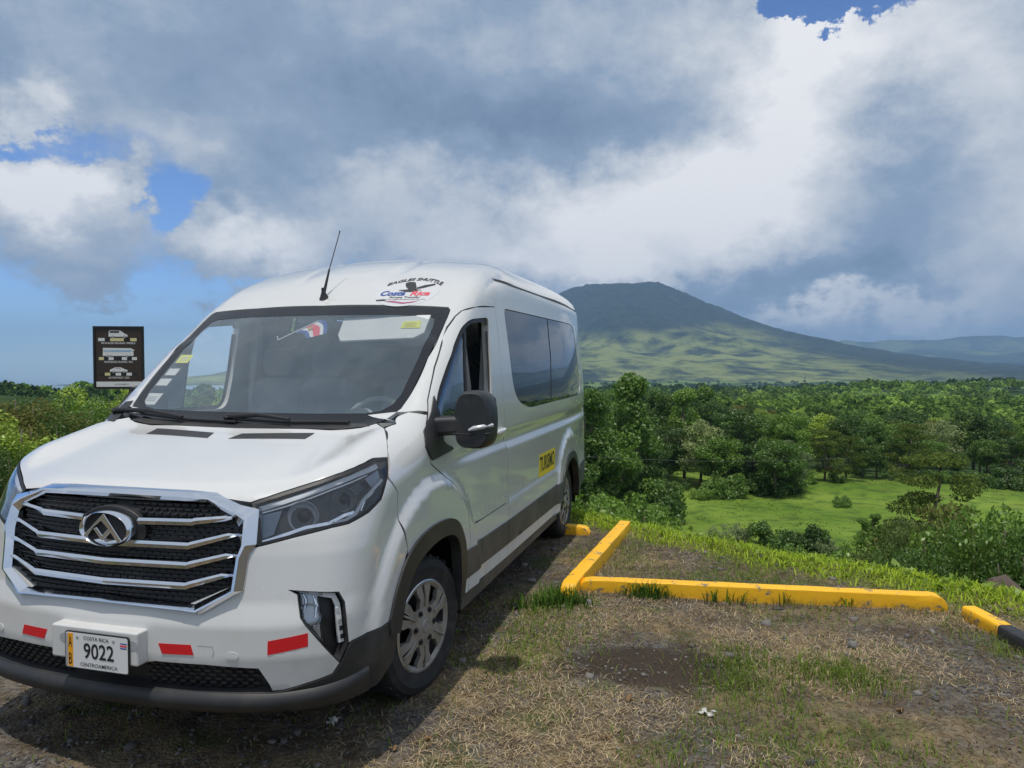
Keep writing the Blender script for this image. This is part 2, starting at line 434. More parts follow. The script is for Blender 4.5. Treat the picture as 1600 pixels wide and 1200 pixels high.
edgef = np.clip(np.minimum(np.minimum(X + 1900, 6500 - X), np.minimum((Y - 3000), 9500 - Y)) / 500, 0, 1)
h = h * edgef - 90 * (1 - edgef) - 6
o = link_mesh('volcano', grid_mesh('volcano', X, Y, h), mmt); tag(o, kind='structure')
mfar, n, b = principled('far_range_woods', (.035, .055, .035), .95, spec=.1)
geo = n.node('ShaderNodeNewGeometry', 'Position'); m2 = n.noise(geo, .0012, 7.0, .65)
n.put(b.inputs['Base Color'], n.mix(n.ss(m2, .48, .62), (.025, .042, .028), (.12, .15, .06)))
for nm, x0, x1, yc, hm, sd in (('far_hills', 2500, 15000, 11500, 470, 41), ('far_hills', 1500, 14000, 9500, 210, 47)):
    xs = np.linspace(x0, x1, 200); ys = np.linspace(yc - 900, yc + 900, 40); X, Y = np.meshgrid(xs, ys)
    t = (Y - yc) / 900
    ridge = hm * (.45 + .9 * fbm(X / 1900, X * 0 + 3, sd, 5)) * np.clip((X - x0) / 3500, 0, 1) * np.clip((x1 - X) / 1500, 0, 1)
    h = ridge * np.clip(1 - np.abs(t) ** 1.3, 0, 1) + (fbm(X / 400, Y / 400, sd + 5, 4) - .5) * 90 * (1 - np.abs(t)) - 10
    o = link_mesh(nm, grid_mesh(nm, X, Y, h), mfar); tag(o, kind='structure')

# ------------------------------------------------------------------ foliage
def leaf_quads(C, Nrm, size, rng, droop=.25, asp=.55):
    """one small leaf blade at every point of C"""
    k = len(C); d = rng.normal(size=(k, 3)); d[:, 2] -= droop; d += Nrm * .4; d /= np.linalg.norm(d, axis=1, keepdims=True)
    w = np.cross(d, Nrm + rng.normal(size=(k, 3)) * .55); w /= np.maximum(np.linalg.norm(w, axis=1, keepdims=True), 1e-6)
    s = (size * (.6 + .8 * rng.random(k)))[:, None]
    a = C - d * s * .5; e = C + d * s * .5; m = C - d * s * .02
    V = np.stack([a, m + w * s * asp * .5, e, m - w * s * asp * .5], 1).reshape(-1, 3)
    F = np.arange(4 * k).reshape(-1, 4)
    return V, F
def clump_points(centres, radii, nper, rng, flat=1.0, shell=.55):
    C = []; N = []
    for c, r in zip(centres, radii):
        k = max(3, int(nper * (r / np.mean(radii)) ** 2))
        v = rng.normal(size=(k, 3)); v /= np.linalg.norm(v, axis=1, keepdims=True)
        rad = (shell + (1 - shell) * rng.random(k) ** .6)[:, None]
        p = v * rad * r; p[:, 2] *= flat
        C.append(c + p); N.append(v + np.array([0, 0, .35]))
    return np.concatenate(C), np.concatenate(N)
def crown(style, R, Hc, z0, nleaf, size, rng):
    """leaf cloud: clumps spread unevenly through the crown volume"""
    if style == 'round':
        k = 34; v = rng.normal(size=(k, 3)); v /= np.linalg.norm(v, axis=1, keepdims=True); v[:, 2] = v[:, 2] * .9 + .08
        rad = rng.random(k) ** .4
        c = v * rad[:, None] * np.array([R * .80, R * .80, Hc * .42]) + np.array([0, 0, z0 + Hc * .5]); r = R * (.20 + .20 * rng.random(k))
        fl = .72
    elif style == 'tier':
        c = []; r = []
        for t in range(5):
            zz = z0 + Hc * (t + .4) / 5.2; rr = R * (1.0 - .13 * t) * (.75 + .4 * rng.random())
            for _ in range(9):
                a = rng.random() * 6.283; q_ = rr * math.sqrt(rng.random()); c.append((q_ * math.cos(a), q_ * math.sin(a), zz + rng.normal() * Hc * .03)); r.append(R * (.18 + .12 * rng.random()))
        c = np.array(c); r = np.array(r); fl = .38
    elif style == 'tall':
        k = 36; t = rng.random(k); a = rng.random(k) * 6.283; q_ = R * (.35 + .65 * np.sin(np.clip(t * 1.1 + .12, 0, 1) * math.pi) ** .7) * np.sqrt(rng.random(k)) * .85
        c = np.c_[q_ * np.cos(a), q_ * np.sin(a), z0 + Hc * t]; r = R * (.20 + .18 * rng.random(k)); fl = .8
    elif style == 'umbrella':
        k = 30; a = rng.random(k) * 6.283; q_ = R * np.sqrt(rng.random(k)); c = np.c_[q_ * np.cos(a), q_ * np.sin(a), z0 + Hc * (.8 - .45 * (q_ / R) ** 2) + rng.normal(size=k) * Hc * .05]; r = R * (.17 + .1 * rng.random(k)); fl = .42
    else:   # bush
        k = 30; v = rng.normal(size=(k, 3)); v /= np.linalg.norm(v, axis=1, keepdims=True); v[:, 2] = np.abs(v[:, 2])
        c = v * (rng.random(k) ** .5)[:, None] * np.array([R * .85, R * .85, Hc * .80]) + np.array([0, 0, z0]); r = R * (.16 + .20 * rng.random(k)); fl = .9
    P, N = clump_points(c, r, nleaf / len(c), rng, fl)
    P = P[: nleaf * 2]; N = N[: nleaf * 2]
    return leaf_quads(P, N / np.linalg.norm(N, axis=1, keepdims=True), size, rng), c
def trunk_mb(Ht, r0, centres, rng, nl=9, lean=.06):
    m = MB(); top = Vector((rng.normal() * lean * Ht, rng.normal() * lean * Ht, Ht))
    mid_ = top * .5 + Vector((rng.normal() * r0, rng.normal() * r0, 0))
    m.tube([(0, 0, -.6), tuple(mid_), tuple(top)], [r0, r0 * .75, r0 * .35], 8)
    for i in rng.choice(len(centres), min(nl, len(centres)), replace=False):
        c = Vector(centres[i]); t = min(.95, max(.35, (c.z - .25 * Ht) / max(Ht, .1) * .8)); s = top * t
        if (c - s).length < .2: continue
        m.tube([tuple(s), tuple((s + c) / 2 + Vector((0, 0, -.06 * (c - s).length))), tuple(c)], [r0 * .38, r0 * .24, r0 * .08], 5)
    return m
def proto(style, leaf, R, Hc, z0, nleaf, size, seed, Ht=None, r0=.22):
    rng = np.random.default_rng(seed)
    (V, F), cs = crown(style, R, Hc, z0, nleaf, size, rng)
    cm = np_mesh('crown', V, F); cm.materials.append(LEAF[leaf])
    tm = trunk_mb(Ht or z0 + Hc * .7, r0, cs, rng)
    me = bpy.data.meshes.new('trunk'); me.from_pydata(tm.v, [], tm.f); me.shade_smooth(); me.materials.append(mbark)
    return cm, me
def plant(pr, name, loc, rz, sc, label, cat, group, parts=('trunk', 'crown')):
    e = empty(name, loc, rz); e.scale = (sc, sc, sc) if not isinstance(sc, tuple) else sc
    tag(e, label, cat, group)
    for me, nm in ((pr[1], parts[0]), (pr[0], parts[1])):
        o = bpy.data.objects.new(nm, me); COL.objects.link(o); o.parent = e
    return e
TP = {   # leaf card sizes suit 60-200 m
    'dark_round': proto('round', 'dark', 4.2, 9.4, 1.2, 9500, .32, 1), 'dark_round2': proto('round', 'dark', 4.0, 10.4, 1.4, 9500, .31, 2),
    'mid_round': proto('round', 'mid', 4.0, 8.8, 1.2, 9500, .31, 3), 'mid_tall': proto('tall', 'mid', 3.1, 10.6, 1.0, 8500, .31, 4),
    'dark_tall': proto('tall', 'dark', 3.1, 11.4, 1.0, 8500, .31, 5), 'tier': proto('tier', 'bronze', 4.4, 8.5, 1.4, 7500, .27, 6),
    'dark_tier': proto('tier', 'dark', 4.4, 9.4, 1.5, 7500, .29, 7), 'umbrella': proto('umbrella', 'olive', 4.8, 4.2, 5.5, 5500, .29, 8),
    'lime_round': proto('round', 'lime', 3.8, 7.9, 1.2, 8500, .31, 9), 'grey_round': proto('round', 'grey', 3.8, 8.2, 1.3, 7000, .30, 10),
    'grey_bush': proto('bush', 'grey', 2.4, 3.0, .2, 3600, .24, 13, 1.6, .08), 'mid_bush': proto('bush', 'mid', 2.6, 3.2, .2, 3200, .28, 11, 1.6, .08), 'dark_bush': proto('bush', 'dark', 2.6, 3.0, .2, 3200, .28, 12, 1.6, .08),
}
KINDTXT = {'dark_round': ('rounded_tree', 'dark green rounded tree'), 'dark_round2': ('rounded_tree', 'dark green rounded tree'), 'mid_round': ('leafy_tree', 'mid green leafy tree'), 'mid_tall': ('tall_tree', 'tall mid green tree'),
           'dark_tall': ('tall_tree', 'tall dark green tree'), 'tier': ('tiered_tree', 'brownish tree with tiered branches'), 'dark_tier': ('tiered_tree', 'dark tree with flat tiered branches'), 'umbrella': ('umbrella_tree', 'olive tree with a flat spreading crown'),
           'lime_round': ('leafy_tree', 'yellow green leafy tree'), 'grey_round': ('grey_tree', 'pale grey green tree'), 'grey_bush': ('bush', 'pale green bush'), 'mid_bush': ('bush', 'mid green bush'), 'dark_bush': ('bush', 'dark green bush')}
trng = random.Random(5)
def at_px(px, d):
    return (px - 800) / 1150 * d
def put(kind, px, d, sc, label=None, dz=0.0, group=None):
    x = at_px(px, d); z = float(ground_h(np.array([x]), np.array([d]))[0]) + dz
    nm, tx = KINDTXT[kind]
    return plant(TP[kind], nm, (x, d, z), trng.random() * 6.28, sc, label or tx, 'bush' if 'bush' in kind else 'tree', group)
GA = 'trees along the edge of the pasture'
edge_trees = [   # (kind, pixel column, metres away, scale)
    ('dark_round', 905, 58, 1.05), ('mid_tall', 925, 56, .78), ('mid_round', 955, 58, .95), ('mid_tall', 985, 60, .82), ('dark_tall', 940, 68, 1.05), ('dark_round2', 1005, 66, 1.0),
    ('mid_bush', 935, 53, 1.15), ('mid_bush', 975, 54, 1.25), ('dark_bush', 1008, 60, 1.15), ('mid_bush', 1040, 68, 1.1), ('dark_round', 1045, 74, 1.08), ('dark_tall', 1035, 78, 1.15), ('mid_tall', 1070, 76, .72),
    ('grey_round', 1095, 82, .85), ('dark_round2', 1075, 84, 1.0), ('mid_bush', 1095, 76, 1.2), ('dark_bush', 1070, 72, .9), ('mid_round', 1120, 80, .72), ('dark_tier', 1150, 82, 1.0), ('dark_tier', 1178, 84, 1.02), ('dark_tall', 1168, 88, 1.0), ('dark_round', 1125, 90, 1.0), ('mid_bush', 1135, 77, .9), ('dark_bush', 1190, 82, 1.0),
    ('mid_round', 1215, 90, .8), ('grey_round', 1235, 92, .85), ('mid_tall', 1255, 96, .75), ('tier', 1290, 98, .85), ('tier', 1325, 100, .9), ('dark_bush', 1245, 92, 1.0), ('mid_bush', 1275, 96, 1.0), ('dark_round', 1350, 104, .85), ('mid_tall', 1372, 104, .80), ('tier', 1425, 104, .85), ('dark_bush', 1440, 100, 1.2), ('mid_round', 1460, 108, .75),
    ('dark_round2', 1500, 106, .75), ('mid_bush', 1490, 100, 1.3), ('dark_bush', 1530, 98, 1.3), ('mid_round', 1545, 106, .7), ('dark_tier', 1585, 100, .75), ('dark_bush', 1575, 96, 1.2), ('mid_tall', 1610, 100, .7), ('umbrella', 1560, 112, .8), ('dark_bush', 1625, 94, 1.2), ('mid_bush', 1410, 101, .9), ('dark_bush', 1310, 97, .8)]
edge_trees += [('mid_bush', 915, 60, 1.5), ('dark_bush', 945, 60, 1.4), ('mid_bush', 990, 62, 1.5), ('dark_bush', 1025, 66, 1.4), ('mid_bush', 1055, 70, 1.3), ('dark_bush', 1150, 79, 1.3), ('mid_bush', 1175, 80, 1.2), ('dark_bush', 1215, 92, 1.3), ('mid_bush', 1235, 95, 1.4), ('dark_bush', 1340, 99, 1.4), ('mid_bush', 1365, 101, 1.3), ('dark_bush', 1395, 102, 1.4), ('mid_bush', 1470, 101, 1.4), ('mid_bush', 1520, 100, 1.3), ('mid_bush', 1560, 98, 1.2), ('dark_bush', 1600, 95, 1.4)] + [(('mid_bush', 'dark_bush', 'grey_bush')[i % 3], 1195 + 21 * i, 103 + (i * 7) % 5, 1.4) for i in range(22)] + [(('dark_bush', 'mid_bush')[i % 2], 905 + 17 * i, 78 + (i * 3) % 4, 1.4) for i in range(10)]
for k, px, d, s in edge_trees:
    f = 1.30 if px < 1080 else 1.16 if px < 1200 else 1.0
    d = d * f
    top = ({'t': 612, 'r': 648, 'b': 752} if px < 1080 else {'t': 640, 'r': 668, 'b': 742} if px < 1215 else {'t': 668, 'r': 690, 'b': 742})['t' if 'tall' in k or 'tier' in k else 'b' if 'bush' in k else 'r'] + trng.uniform(-14, 16)
    zg_ = float(ground_h(np.array([at_px(px, d)]), np.array([d]))[0]); hk = {'dark_round': 10.4, 'dark_round2': 11.6, 'mid_round': 9.8, 'mid_tall': 11.4, 'dark_tall': 12.2, 'tier': 10.0, 'dark_tier': 11.0, 'umbrella': 9.4, 'lime_round': 9.0, 'grey_round': 9.4, 'mid_bush': 3.0, 'dark_bush': 2.8, 'grey_bush': 2.8}[k]
    s = (CAM_H - (top - 565) / 1150 * d - zg_) / hk
    put(k, px, d, s, KINDTXT[k][1] + ' at the edge of the pasture', group=GA)
# single plants standing out in the pasture
for k, px, d, s, l in (('mid_bush', 1060, 60, .42, 'small round sapling alone at the near end of the pasture'), ('mid_bush', 1163, 68, .34, 'small bush in the middle of the pasture'), ('dark_bush', 1425, 62, 1.1, 'broad dark bush under the bronze tree on the pasture'),
                       ('tier', 1462, 58, 1.02, 'bronze tinted tree with tiered branches standing before the pasture'), ('dark_bush', 1445, 54, 1.3, 'wide dark bush at the foot of the bronze tiered tree'), ('mid_tall', 1352, 60, .30, 'slim leafy sapling with bare stem on the pasture'), ('mid_tall', 1372, 62, .30, 'thin sapling right behind the slim leafy one'),
                       ('mid_bush', 1320, 84, .5, 'dark little bush below the tiered trees'), ('grey_bush', 1128, 66, .66, 'pale green bush standing alone near the middle of the pasture front'), ('grey_bush', 1156, 67, .60, 'paler bush touching the pale green one on the pasture front'), ('dark_bush', 1206, 65, .80, 'dark round bush right of the two pale ones on the pasture'), ('dark_bush', 1262, 64, .85, 'wider dark bush right of the dark round one on the pasture'), ('mid_bush', 1240, 60, .55, 'low bush in front of the two dark ones on the pasture'), ('mid_bush', 1345, 56, .9, 'green bush left of the bronze tree'), ('dark_bush', 1400, 55, .95, 'dark bush right under the left side of the bronze tree'), ('grey_bush', 1300, 62, .5, 'small pale bush in the middle of the pasture front'), ('mid_bush', 1010, 70, .5, 'small green bush at the left end of the pasture')):
    put(k, px, d, s, l)
# wooded valley beyond
GB = 'trees of the valley wood'
spots = []
tries = 0
wood_kinds = ['mid_round', 'lime_round', 'lime_round', 'grey_round', 'mid_tall', 'lime_round', 'dark_round2', 'umbrella', 'mid_round', 'tier', 'lime_round', 'mid_round']
while len(spots) < 215 and tries < 6000:
    tries += 1
    d = 108 + 150 * trng.random() ** .8; px = trng.uniform(860, 1660)
    if d < 112: continue
    x = at_px(px, d)
    if any((x - a) ** 2 + (d - c_) ** 2 < 5.6 ** 2 for a, c_, _ in spots): continue
    spots.append((x, d, px))
for x, d, px in spots:
    k = trng.choice(wood_kinds if px > 1150 else ['dark_round', 'dark_round2', 'dark_tall', 'mid_round', 'dark_tier', 'mid_tall'])
    z = float(ground_h(np.array([x]), np.array([d]))[0]); nm, tx = KINDTXT[k]
    plant(TP[k], nm, (x, d, z), trng.random() * 6.28, trng.uniform(.75, 1.15), tx + (' low in the valley wood' if d < 150 else ' midway up the valley wood' if d < 205 else ' far up the valley wood') + (' behind the van' if px < 1000 else ' left of bronze tree' if px < 1380 else ' right of bronze tree'), 'tree', GB)
# far woods: too many to count, one mass
def low_crown(seed, k=95):
    rng = np.random.default_rng(seed); v = rng.normal(size=(k, 3)); v /= np.linalg.norm(v, axis=1, keepdims=True); v[:, 2] = np.abs(v[:, 2]) * .9 - .15
    C = v * np.array([4.6, 4.6, 5.0]) * (.75 + .25 * rng.random((k, 1))) + np.array([0, 0, 6.0])
    return leaf_quads(C, v, 1.9, rng, .0, .8)
LC = [low_crown(i) for i in range(6)]
rng = np.random.default_rng(77)
def far_wood(name, ptsx, ptsy, mat, sc0=.8, sc1=1.3):
    px_ = ptsx / ptsy * 1150 + 800
    ok = ((fbm(ptsx / 110 + 9, ptsy / 110, 17) > .36) | (ptsx < 0)) & ~((ptsy > 1150) & (px_ > 1225) & (px_ < 1475) & (ptsy < 2300))
    ptsx, ptsy = ptsx[ok], ptsy[ok]
    Vs = []; Fs = []; base = 0; zz = ground_h(ptsx, ptsy)
    for i in range(len(ptsx)):
        V, F = LC[rng.integers(6)]; a = rng.random() * 6.28; s = sc0 + (sc1 - sc0) * rng.random(); ca, sa = math.cos(a) * s, math.sin(a) * s
        W_ = np.c_[V[:, 0] * ca - V[:, 1] * sa + ptsx[i], V[:, 0] * sa + V[:, 1] * ca + ptsy[i], V[:, 2] * s + zz[i]]
        Vs.append(W_); Fs.append(F + base); base += len(V)
    o = link_mesh(name, np_mesh(name, np.concatenate(Vs), np.concatenate(Fs)), mat); tag(o, kind='stuff'); return o
def scatter(n_, d0, d1, px0, px1, pw=1.0):
    d = d0 * (d1 / d0) ** (rng.random(n_) ** pw); px = px0 + (px1 - px0) * rng.random(n_)
    return (px - 800) / 1150 * d, d
mats_far = {}
for nm, l1, l2 in (('far_a', (.085, .160, .030), (.190, .285, .060)), ('far_b', (.150, .250, .042), (.280, .380, .085)), ('far_c', (.030, .062, .024), (.075, .125, .040))):  # far_c is darkened: a band of cloud shadow put into the leaf colour
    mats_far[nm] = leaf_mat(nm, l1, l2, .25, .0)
x, y = scatter(1500, 235, 900, 850, 1750); far_wood('valley_woods', x, y, mats_far['far_a'])
x, y = scatter(900, 235, 900, 1150, 1750); far_wood('valley_woods', x, y, mats_far['far_b'], .7, 1.1)
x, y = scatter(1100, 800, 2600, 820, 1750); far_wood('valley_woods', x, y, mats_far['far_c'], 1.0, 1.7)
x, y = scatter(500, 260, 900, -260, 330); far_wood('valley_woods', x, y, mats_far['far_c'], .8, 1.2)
x, y = scatter(400, 300, 1500, -300, 850); far_wood('valley_woods', x, y, mats_far['far_a'], .8, 1.2)

# ---- shrubs near by
def fine_bush(seed, leaf, R, Hc, nleaf, size, style='bush', z0=.1, r0=.03):
    return proto(style, leaf, R, Hc, z0, nleaf, size, seed, Hc * .8, r0)
SB = {'olive': fine_bush(31, 'olive', 1.25, 1.7, 9000, .068), 'mid': fine_bush(32, 'mid', 1.25, 1.6, 13000, .052), 'lime': fine_bush(33, 'lime', 1.1, 1.3, 8000, .072),
      'dark': fine_bush(34, 'dark', 1.2, 1.5, 13000, .052), 'grey': fine_bush(35, 'sage', 1.0, 1.5, 5200, .062, 'tall', .3), 'sapling': fine_bush(36, 'mid', .7, 1.9, 2600, .075, 'tall', .5)}
SBT = {'olive': 'olive leaved shrub', 'mid': 'mid green shrub', 'lime': 'bright yellow green shrub', 'dark': 'dark green shrub', 'grey': 'thin shrub with pale leaves', 'sapling': 'slender leafy sapling'}
def shrub(kind, px, d, ztop, label, group, w=1.0):
    """a shrub whose top reaches height ztop"""
    x = at_px(px, d); z = float(ground_h(np.array([x]), np.array([d]))[0]) - .1
    hs = {'olive': 1.30, 'mid': 1.22, 'lime': 1.04, 'dark': 1.2, 'grey': 2.0, 'sapling': 2.5}[kind]
    s = max(.35, (ztop - z) / hs)
    e = plant(SB[kind], 'shrub', (x, d, z), trng.random() * 6.28, (s * w, s * w, s), label, 'shrub', group, ('stem', 'foliage'))
    return e
def ztop(py, d): return CAM_H - (py - 565) / 1150 * d
GL = 'shrubs beyond the lot on the far side of the van'
for k, px, d, py in [('olive', 28, 13.0, 628), ('olive', -20, 12.0, 640), ('olive', 60, 12.5, 632), ('mid', 100, 14.5, 628), ('mid', 140, 15.0, 632), ('lime', 118, 17.0, 622), ('mid', 170, 16.0, 628), ('lime', 190, 18.0, 618), ('lime', 22, 10.2, 672), ('olive', 55, 11.0, 668), ('dark', 85, 12.0, 662), ('mid', -30, 10.0, 690), ('dark', 10, 9.6, 715), ('olive', 40, 9.4, 738), ('mid', 225, 17.0, 628), ('mid', 265, 18.0, 632), ('dark', 310, 19.0, 632), ('olive', -80, 11.5, 640), ('lime', 345, 18.5, 636), ('dark', 60, 16.0, 634), ('mid', 385, 19.0, 634), ('dark', -60, 8.6, 720)]:
    shrub(k, px, d, ztop(py, d), SBT[k] + ' in the thicket left of the sign post' if px < 190 else SBT[k] + ' in the thicket behind the van', GL)
GR = 'shrubs on the bank below the rim'
for k, px, d, py in [('grey', 1352, 11.5, 862), ('grey', 1408, 11.0, 822), ('grey', 1440, 11.5, 806), ('mid', 1446, 10.2, 858), ('dark', 1470, 9.2, 886),
        ('grey', 1482, 10.4, 826), ('mid', 1508, 10.2, 838), ('dark', 1526, 9.2, 872), ('grey', 1548, 9.4, 834), ('mid', 1580, 9.2, 842), ('grey', 1598, 10.4, 815), ('dark', 1566, 8.4, 882), ('dark', 1606, 8.2, 872), ('mid', 1636, 8.6, 842), ('olive', 1515, 11.6, 818), ('sapling', 1290, 11.0, 858), ('dark', 1430, 9.2, 892)]:
    shrub(k, px, d, ztop(py, d), SBT[k] + ' on the bank below the rim of the lot', GR, .62)
for px, d, py, l in ((955, 10.6, 800, 'low green shrub on the rim right of the rear wheel'), (1008, 11.5, 802, 'small dark shrub on the rim above the angled kerb')):
    shrub('mid', px, d, ztop(py, d), l, None, .8)

# ------------------------------------------------------------------ ground cover
def blades(P, hgt, wid, rng, lean=.5, flat=0.0):
    """bent grass blades: two quads each"""
    k = len(P); a = rng.random(k) * 6.283; dx = np.c_[np.cos(a), np.sin(a), np.zeros(k)]; sx = np.c_[-np.sin(a), np.cos(a), np.zeros(k)]
    h = (hgt * (.45 + .9 * rng.random(k)))[:, None]; ln = (lean * (.3 + rng.random(k)))[:, None]; up = np.array([0, 0, 1.]) * (1 - flat)
    m = P + h * .55 * up + dx * h * ln * .35 + np.array([0, 0, .004]); t = P + h * (up * (1 - .35 * ln)) + dx * h * ln * 1.0 + np.array([0, 0, .004])
    w = (wid * (.6 + .8 * rng.random(k)))[:, None]
    V = np.stack([P - sx * w / 2, P + sx * w / 2, m + sx * w * .38, m - sx * w * .38, t + sx * w * .05, t - sx * w * .05], 1).reshape(-1, 3)
    b_ = np.arange(k)[:, None] * 6
    F = np.concatenate([b_ + np.array([0, 1, 2, 3]), b_ + np.array([3, 2, 4, 5])])
    return V, F
def on_ground(x, y, dz=0.0): return np.c_[x, y, ground_h(x, y) + dz]
mstraw = leaf_mat('dry_straw', (.28, .205, .11), (.66, .53, .34), .15, 0)
mstrawd = leaf_mat('dry_straw_dark', (.075, .055, .030), (.20, .145, .080), .10, 0)
mgrass = leaf_mat('lot_grass', (.080, .140, .020), (.200, .270, .055), .35, 0)
mrim = leaf_mat('rim_grass', (.220, .330, .024), (.450, .560, .070), .40, 0)
mtuft = leaf_mat('tuft_grass', (.035, .085, .014), (.100, .180, .032), .35, 0)
rng = np.random.default_rng(3)
def under_van(x, y):
    dx = x - VOX; dy = y - VOY
    a = dx * math.sin(VT) + dy * math.cos(VT); l = dx * math.cos(VT) - dy * math.sin(VT)
    return (a > -1.3) & (a < 5.2) & (np.abs(l) < 1.15)
VOX, VOY, VT = -1.38977, 4.08218, math.radians(15.8)
def lot_points(n_, x0=-2.6, x1=4.4, y0=2.4, y1=9.5, keep=None):
    x = x0 + (x1 - x0) * rng.random(n_); y = y0 + (y1 - y0) * rng.random(n_) ** 1.15
    ok = edge_dist(x, y) < -.1
    if keep is not None: ok &= rng.random(n_) < keep(x, y)
    return x[ok], y[ok]
bare = lambda x, y: np.clip(((x - .80) / .62) ** 2 + ((y - 4.15) / .34) ** 2 - .25, .08, 1)
strawd = lambda x, y: np.clip((fbm(x * 1.4, y * 1.4, 60) - .42) * 5.5, .04, 1) * bare(x, y) * np.where(under_van(x, y), .25, 1) * np.where(x < -.9, .35, 1) * np.where(y > 5.6, .45, 1)
x, y = lot_points(170000, keep=strawd); V, F = blades(on_ground(x, y), .038, .0026, rng, 1.7, .66)
o = link_mesh('dry_grass', np_mesh('dry_grass', V, F), mstraw); tag(o, kind='stuff')
x, y = lot_points(100000, keep=lambda x, y: bare(x, y) * np.where(under_van(x, y), .3, 1)); V, F = blades(on_ground(x, y), .034, .0034, rng, 1.7, .68)
o = link_mesh('dead_grass', np_mesh('dead_grass', V, F), mstrawd); tag(o, kind='stuff')
def gpatch(x, y):
    v = np.clip((fbm(x * 1.6 + 7, y * 1.6, 71) - .52) * 5, 0, 1) * .55
    for cx, cy, r_, a in ((1.28, 4.15, .22, 1), (1.22, 3.85, .20, .9), (1.80, 4.02, .26, 1.1), (-.05, 4.8, .5, .8), (.1, 4.3, .45, .6), (1.9, 5.75, .35, .6), (1.2, 5.9, .25, .5), (2.6, 3.25, .25, .6), (.2, 5.2, .3, .7)):
        v = v + a * np.exp(-(((x - cx) / r_) ** 2 + ((y - cy) / (r_ * .9)) ** 2))
    return np.clip(v, 0, 1) * np.where(under_van(x, y), .15, 1) * np.clip(bare(x, y) + .1, 0, 1)
x, y = lot_points(130000, keep=gpatch); V, F = blades(on_ground(x, y), .048, .0042, rng, 1.0)
o = link_mesh('lot_grass', np_mesh('lot_grass', V, F), mgrass); tag(o, kind='stuff')
# leafy rim of the bank
k = 420000; x = -6 + 14 * rng.random(k); y = 2 + 15 * rng.random(k); s = edge_dist(x, y)
ok = (s > -.55) & (s < 1.6) & (rng.random(k) < np.clip((s + .55) / .35, 0, 1) * np.clip(.35 + fbm(x * 2, y * 2, 81), 0, 1)); x, y, s = x[ok], y[ok], s[ok]
V, F = blades(on_ground(x, y), .058, .0105, rng, 1.0); o = link_mesh('rim_grass', np_mesh('rim_grass', V, F), mrim); tag(o, kind='stuff')
k = 60000; x = -6 + 14 * rng.random(k); y = 2 + 15 * rng.random(k); s = edge_dist(x, y)
ok = (s > -.25) & (s < 3.0) & (rng.random(k) < np.clip(fbm(x * 1.5, y * 1.5, 83) * 1.2 - .1, 0, 1)); P = on_ground(x[ok], y[ok], 0) + np.c_[np.zeros((ok.sum(), 2)), .02 + .07 * rng.random(ok.sum())]
V, F = leaf_quads(P, np.tile([0, 0, 1.], (len(P), 1)), .060, rng, .1, .6); o = link_mesh('rim_weeds', np_mesh('rim_weeds', V, F), LEAF['lime']); tag(o, kind='stuff')
# tall rough growth on the upper bank
k = 30000; x = -12 + 34 * rng.random(k); y = 3 + 24 * rng.random(k); s = edge_dist(x, y); ok = (s > 2.6) & (s < 16); P = on_ground(x[ok], y[ok])
V, F = blades(P, .28, .03, rng, .8); o = link_mesh('bank_grass', np_mesh('bank_grass', V, F), mtuft); tag(o, kind='stuff')
# pasture tussocks
k = 1300; d = 50 + 58 * rng.random(k); px = 860 + 800 * rng.random(k); x = (px - 800) / 1150 * d; keepm = fbm(x / 9, d / 9, 91) > .46; P = on_ground(x[keepm], d[keepm]); P = np.repeat(P, 4, 0) + rng.normal(size=(len(P) * 4, 3)) * np.array([.25, .25, 0])
V, F = blades(P, .20, .10, rng, .9); o = link_mesh('pasture_grass', np_mesh('pasture_grass', V, F), mgrass); tag(o, kind='stuff')

# stones
def ico():
    t = (1 + 5 ** .5) / 2; V = np.array([(-1, t, 0), (1, t, 0), (-1, -t, 0), (1, -t, 0), (0, -1, t), (0, 1, t), (0, -1, -t), (0, 1, -t), (t, 0, -1), (t, 0, 1), (-t, 0, -1), (-t, 0, 1)]) / math.hypot(1, t)
    F = np.array([(0, 11, 5), (0, 5, 1), (0, 1, 7), (0, 7, 10), (0, 10, 11), (1, 5, 9), (5, 11, 4), (11, 10, 2), (10, 7, 6), (7, 1, 8), (3, 9, 4), (3, 4, 2), (3, 2, 6), (3, 6, 8), (3, 8, 9), (4, 9, 5), (2, 4, 11), (6, 2, 10), (8, 6, 7), (9, 8, 1)])
    return V, F
IV, IF = ico()
mstone = bpy.data.materials.new('gravel_stone'); mstone.use_nodes = True; n = NT(mstone.node_tree); b = mstone.node_tree.nodes['Principled BSDF']; b.inputs['Roughness'].default_value = .9
rp = n.node('ShaderNodeNewGeometry', 'Random Per Island'); n.put(b.inputs['Base Color'], n.mix(rp, (.045, .042, .042), (.20, .185, .17)))
def stones(P, size, rng):
    k = len(P); S = (size * (.5 + rng.random(k) ** 2 * 1.4))[:, None, None] * (1 + (rng.random((k, 1, 3)) - .5) * [.8, .8, .6])
    J = IV[None] * (1 + (rng.random((k, 12, 1)) - .5) * .45) * S * [1, 1, .65]
    a = rng.random(k) * 6.283; ca, sa = np.cos(a)[:, None], np.sin(a)[:, None]
    V = np.stack([J[..., 0] * ca - J[..., 1] * sa, J[..., 0] * sa + J[..., 1] * ca, J[..., 2]], -1) + P[:, None]
    return V.reshape(-1, 3), (IF[None] + np.arange(k)[:, None, None] * 12).reshape(-1, 3)
gd = lambda x, y: np.clip((fbm(x * .9 + 3, y * .9, 95) - .33) * 4, .1, 1) * np.where((x < -.6), 1.2, .75)
x, y = lot_points(27000, keep=gd); V, F = stones(on_ground(x, y, .002), .0065, rng); o = link_mesh('gravel', np_mesh('gravel', V, F), mstone); tag(o, kind='stuff')
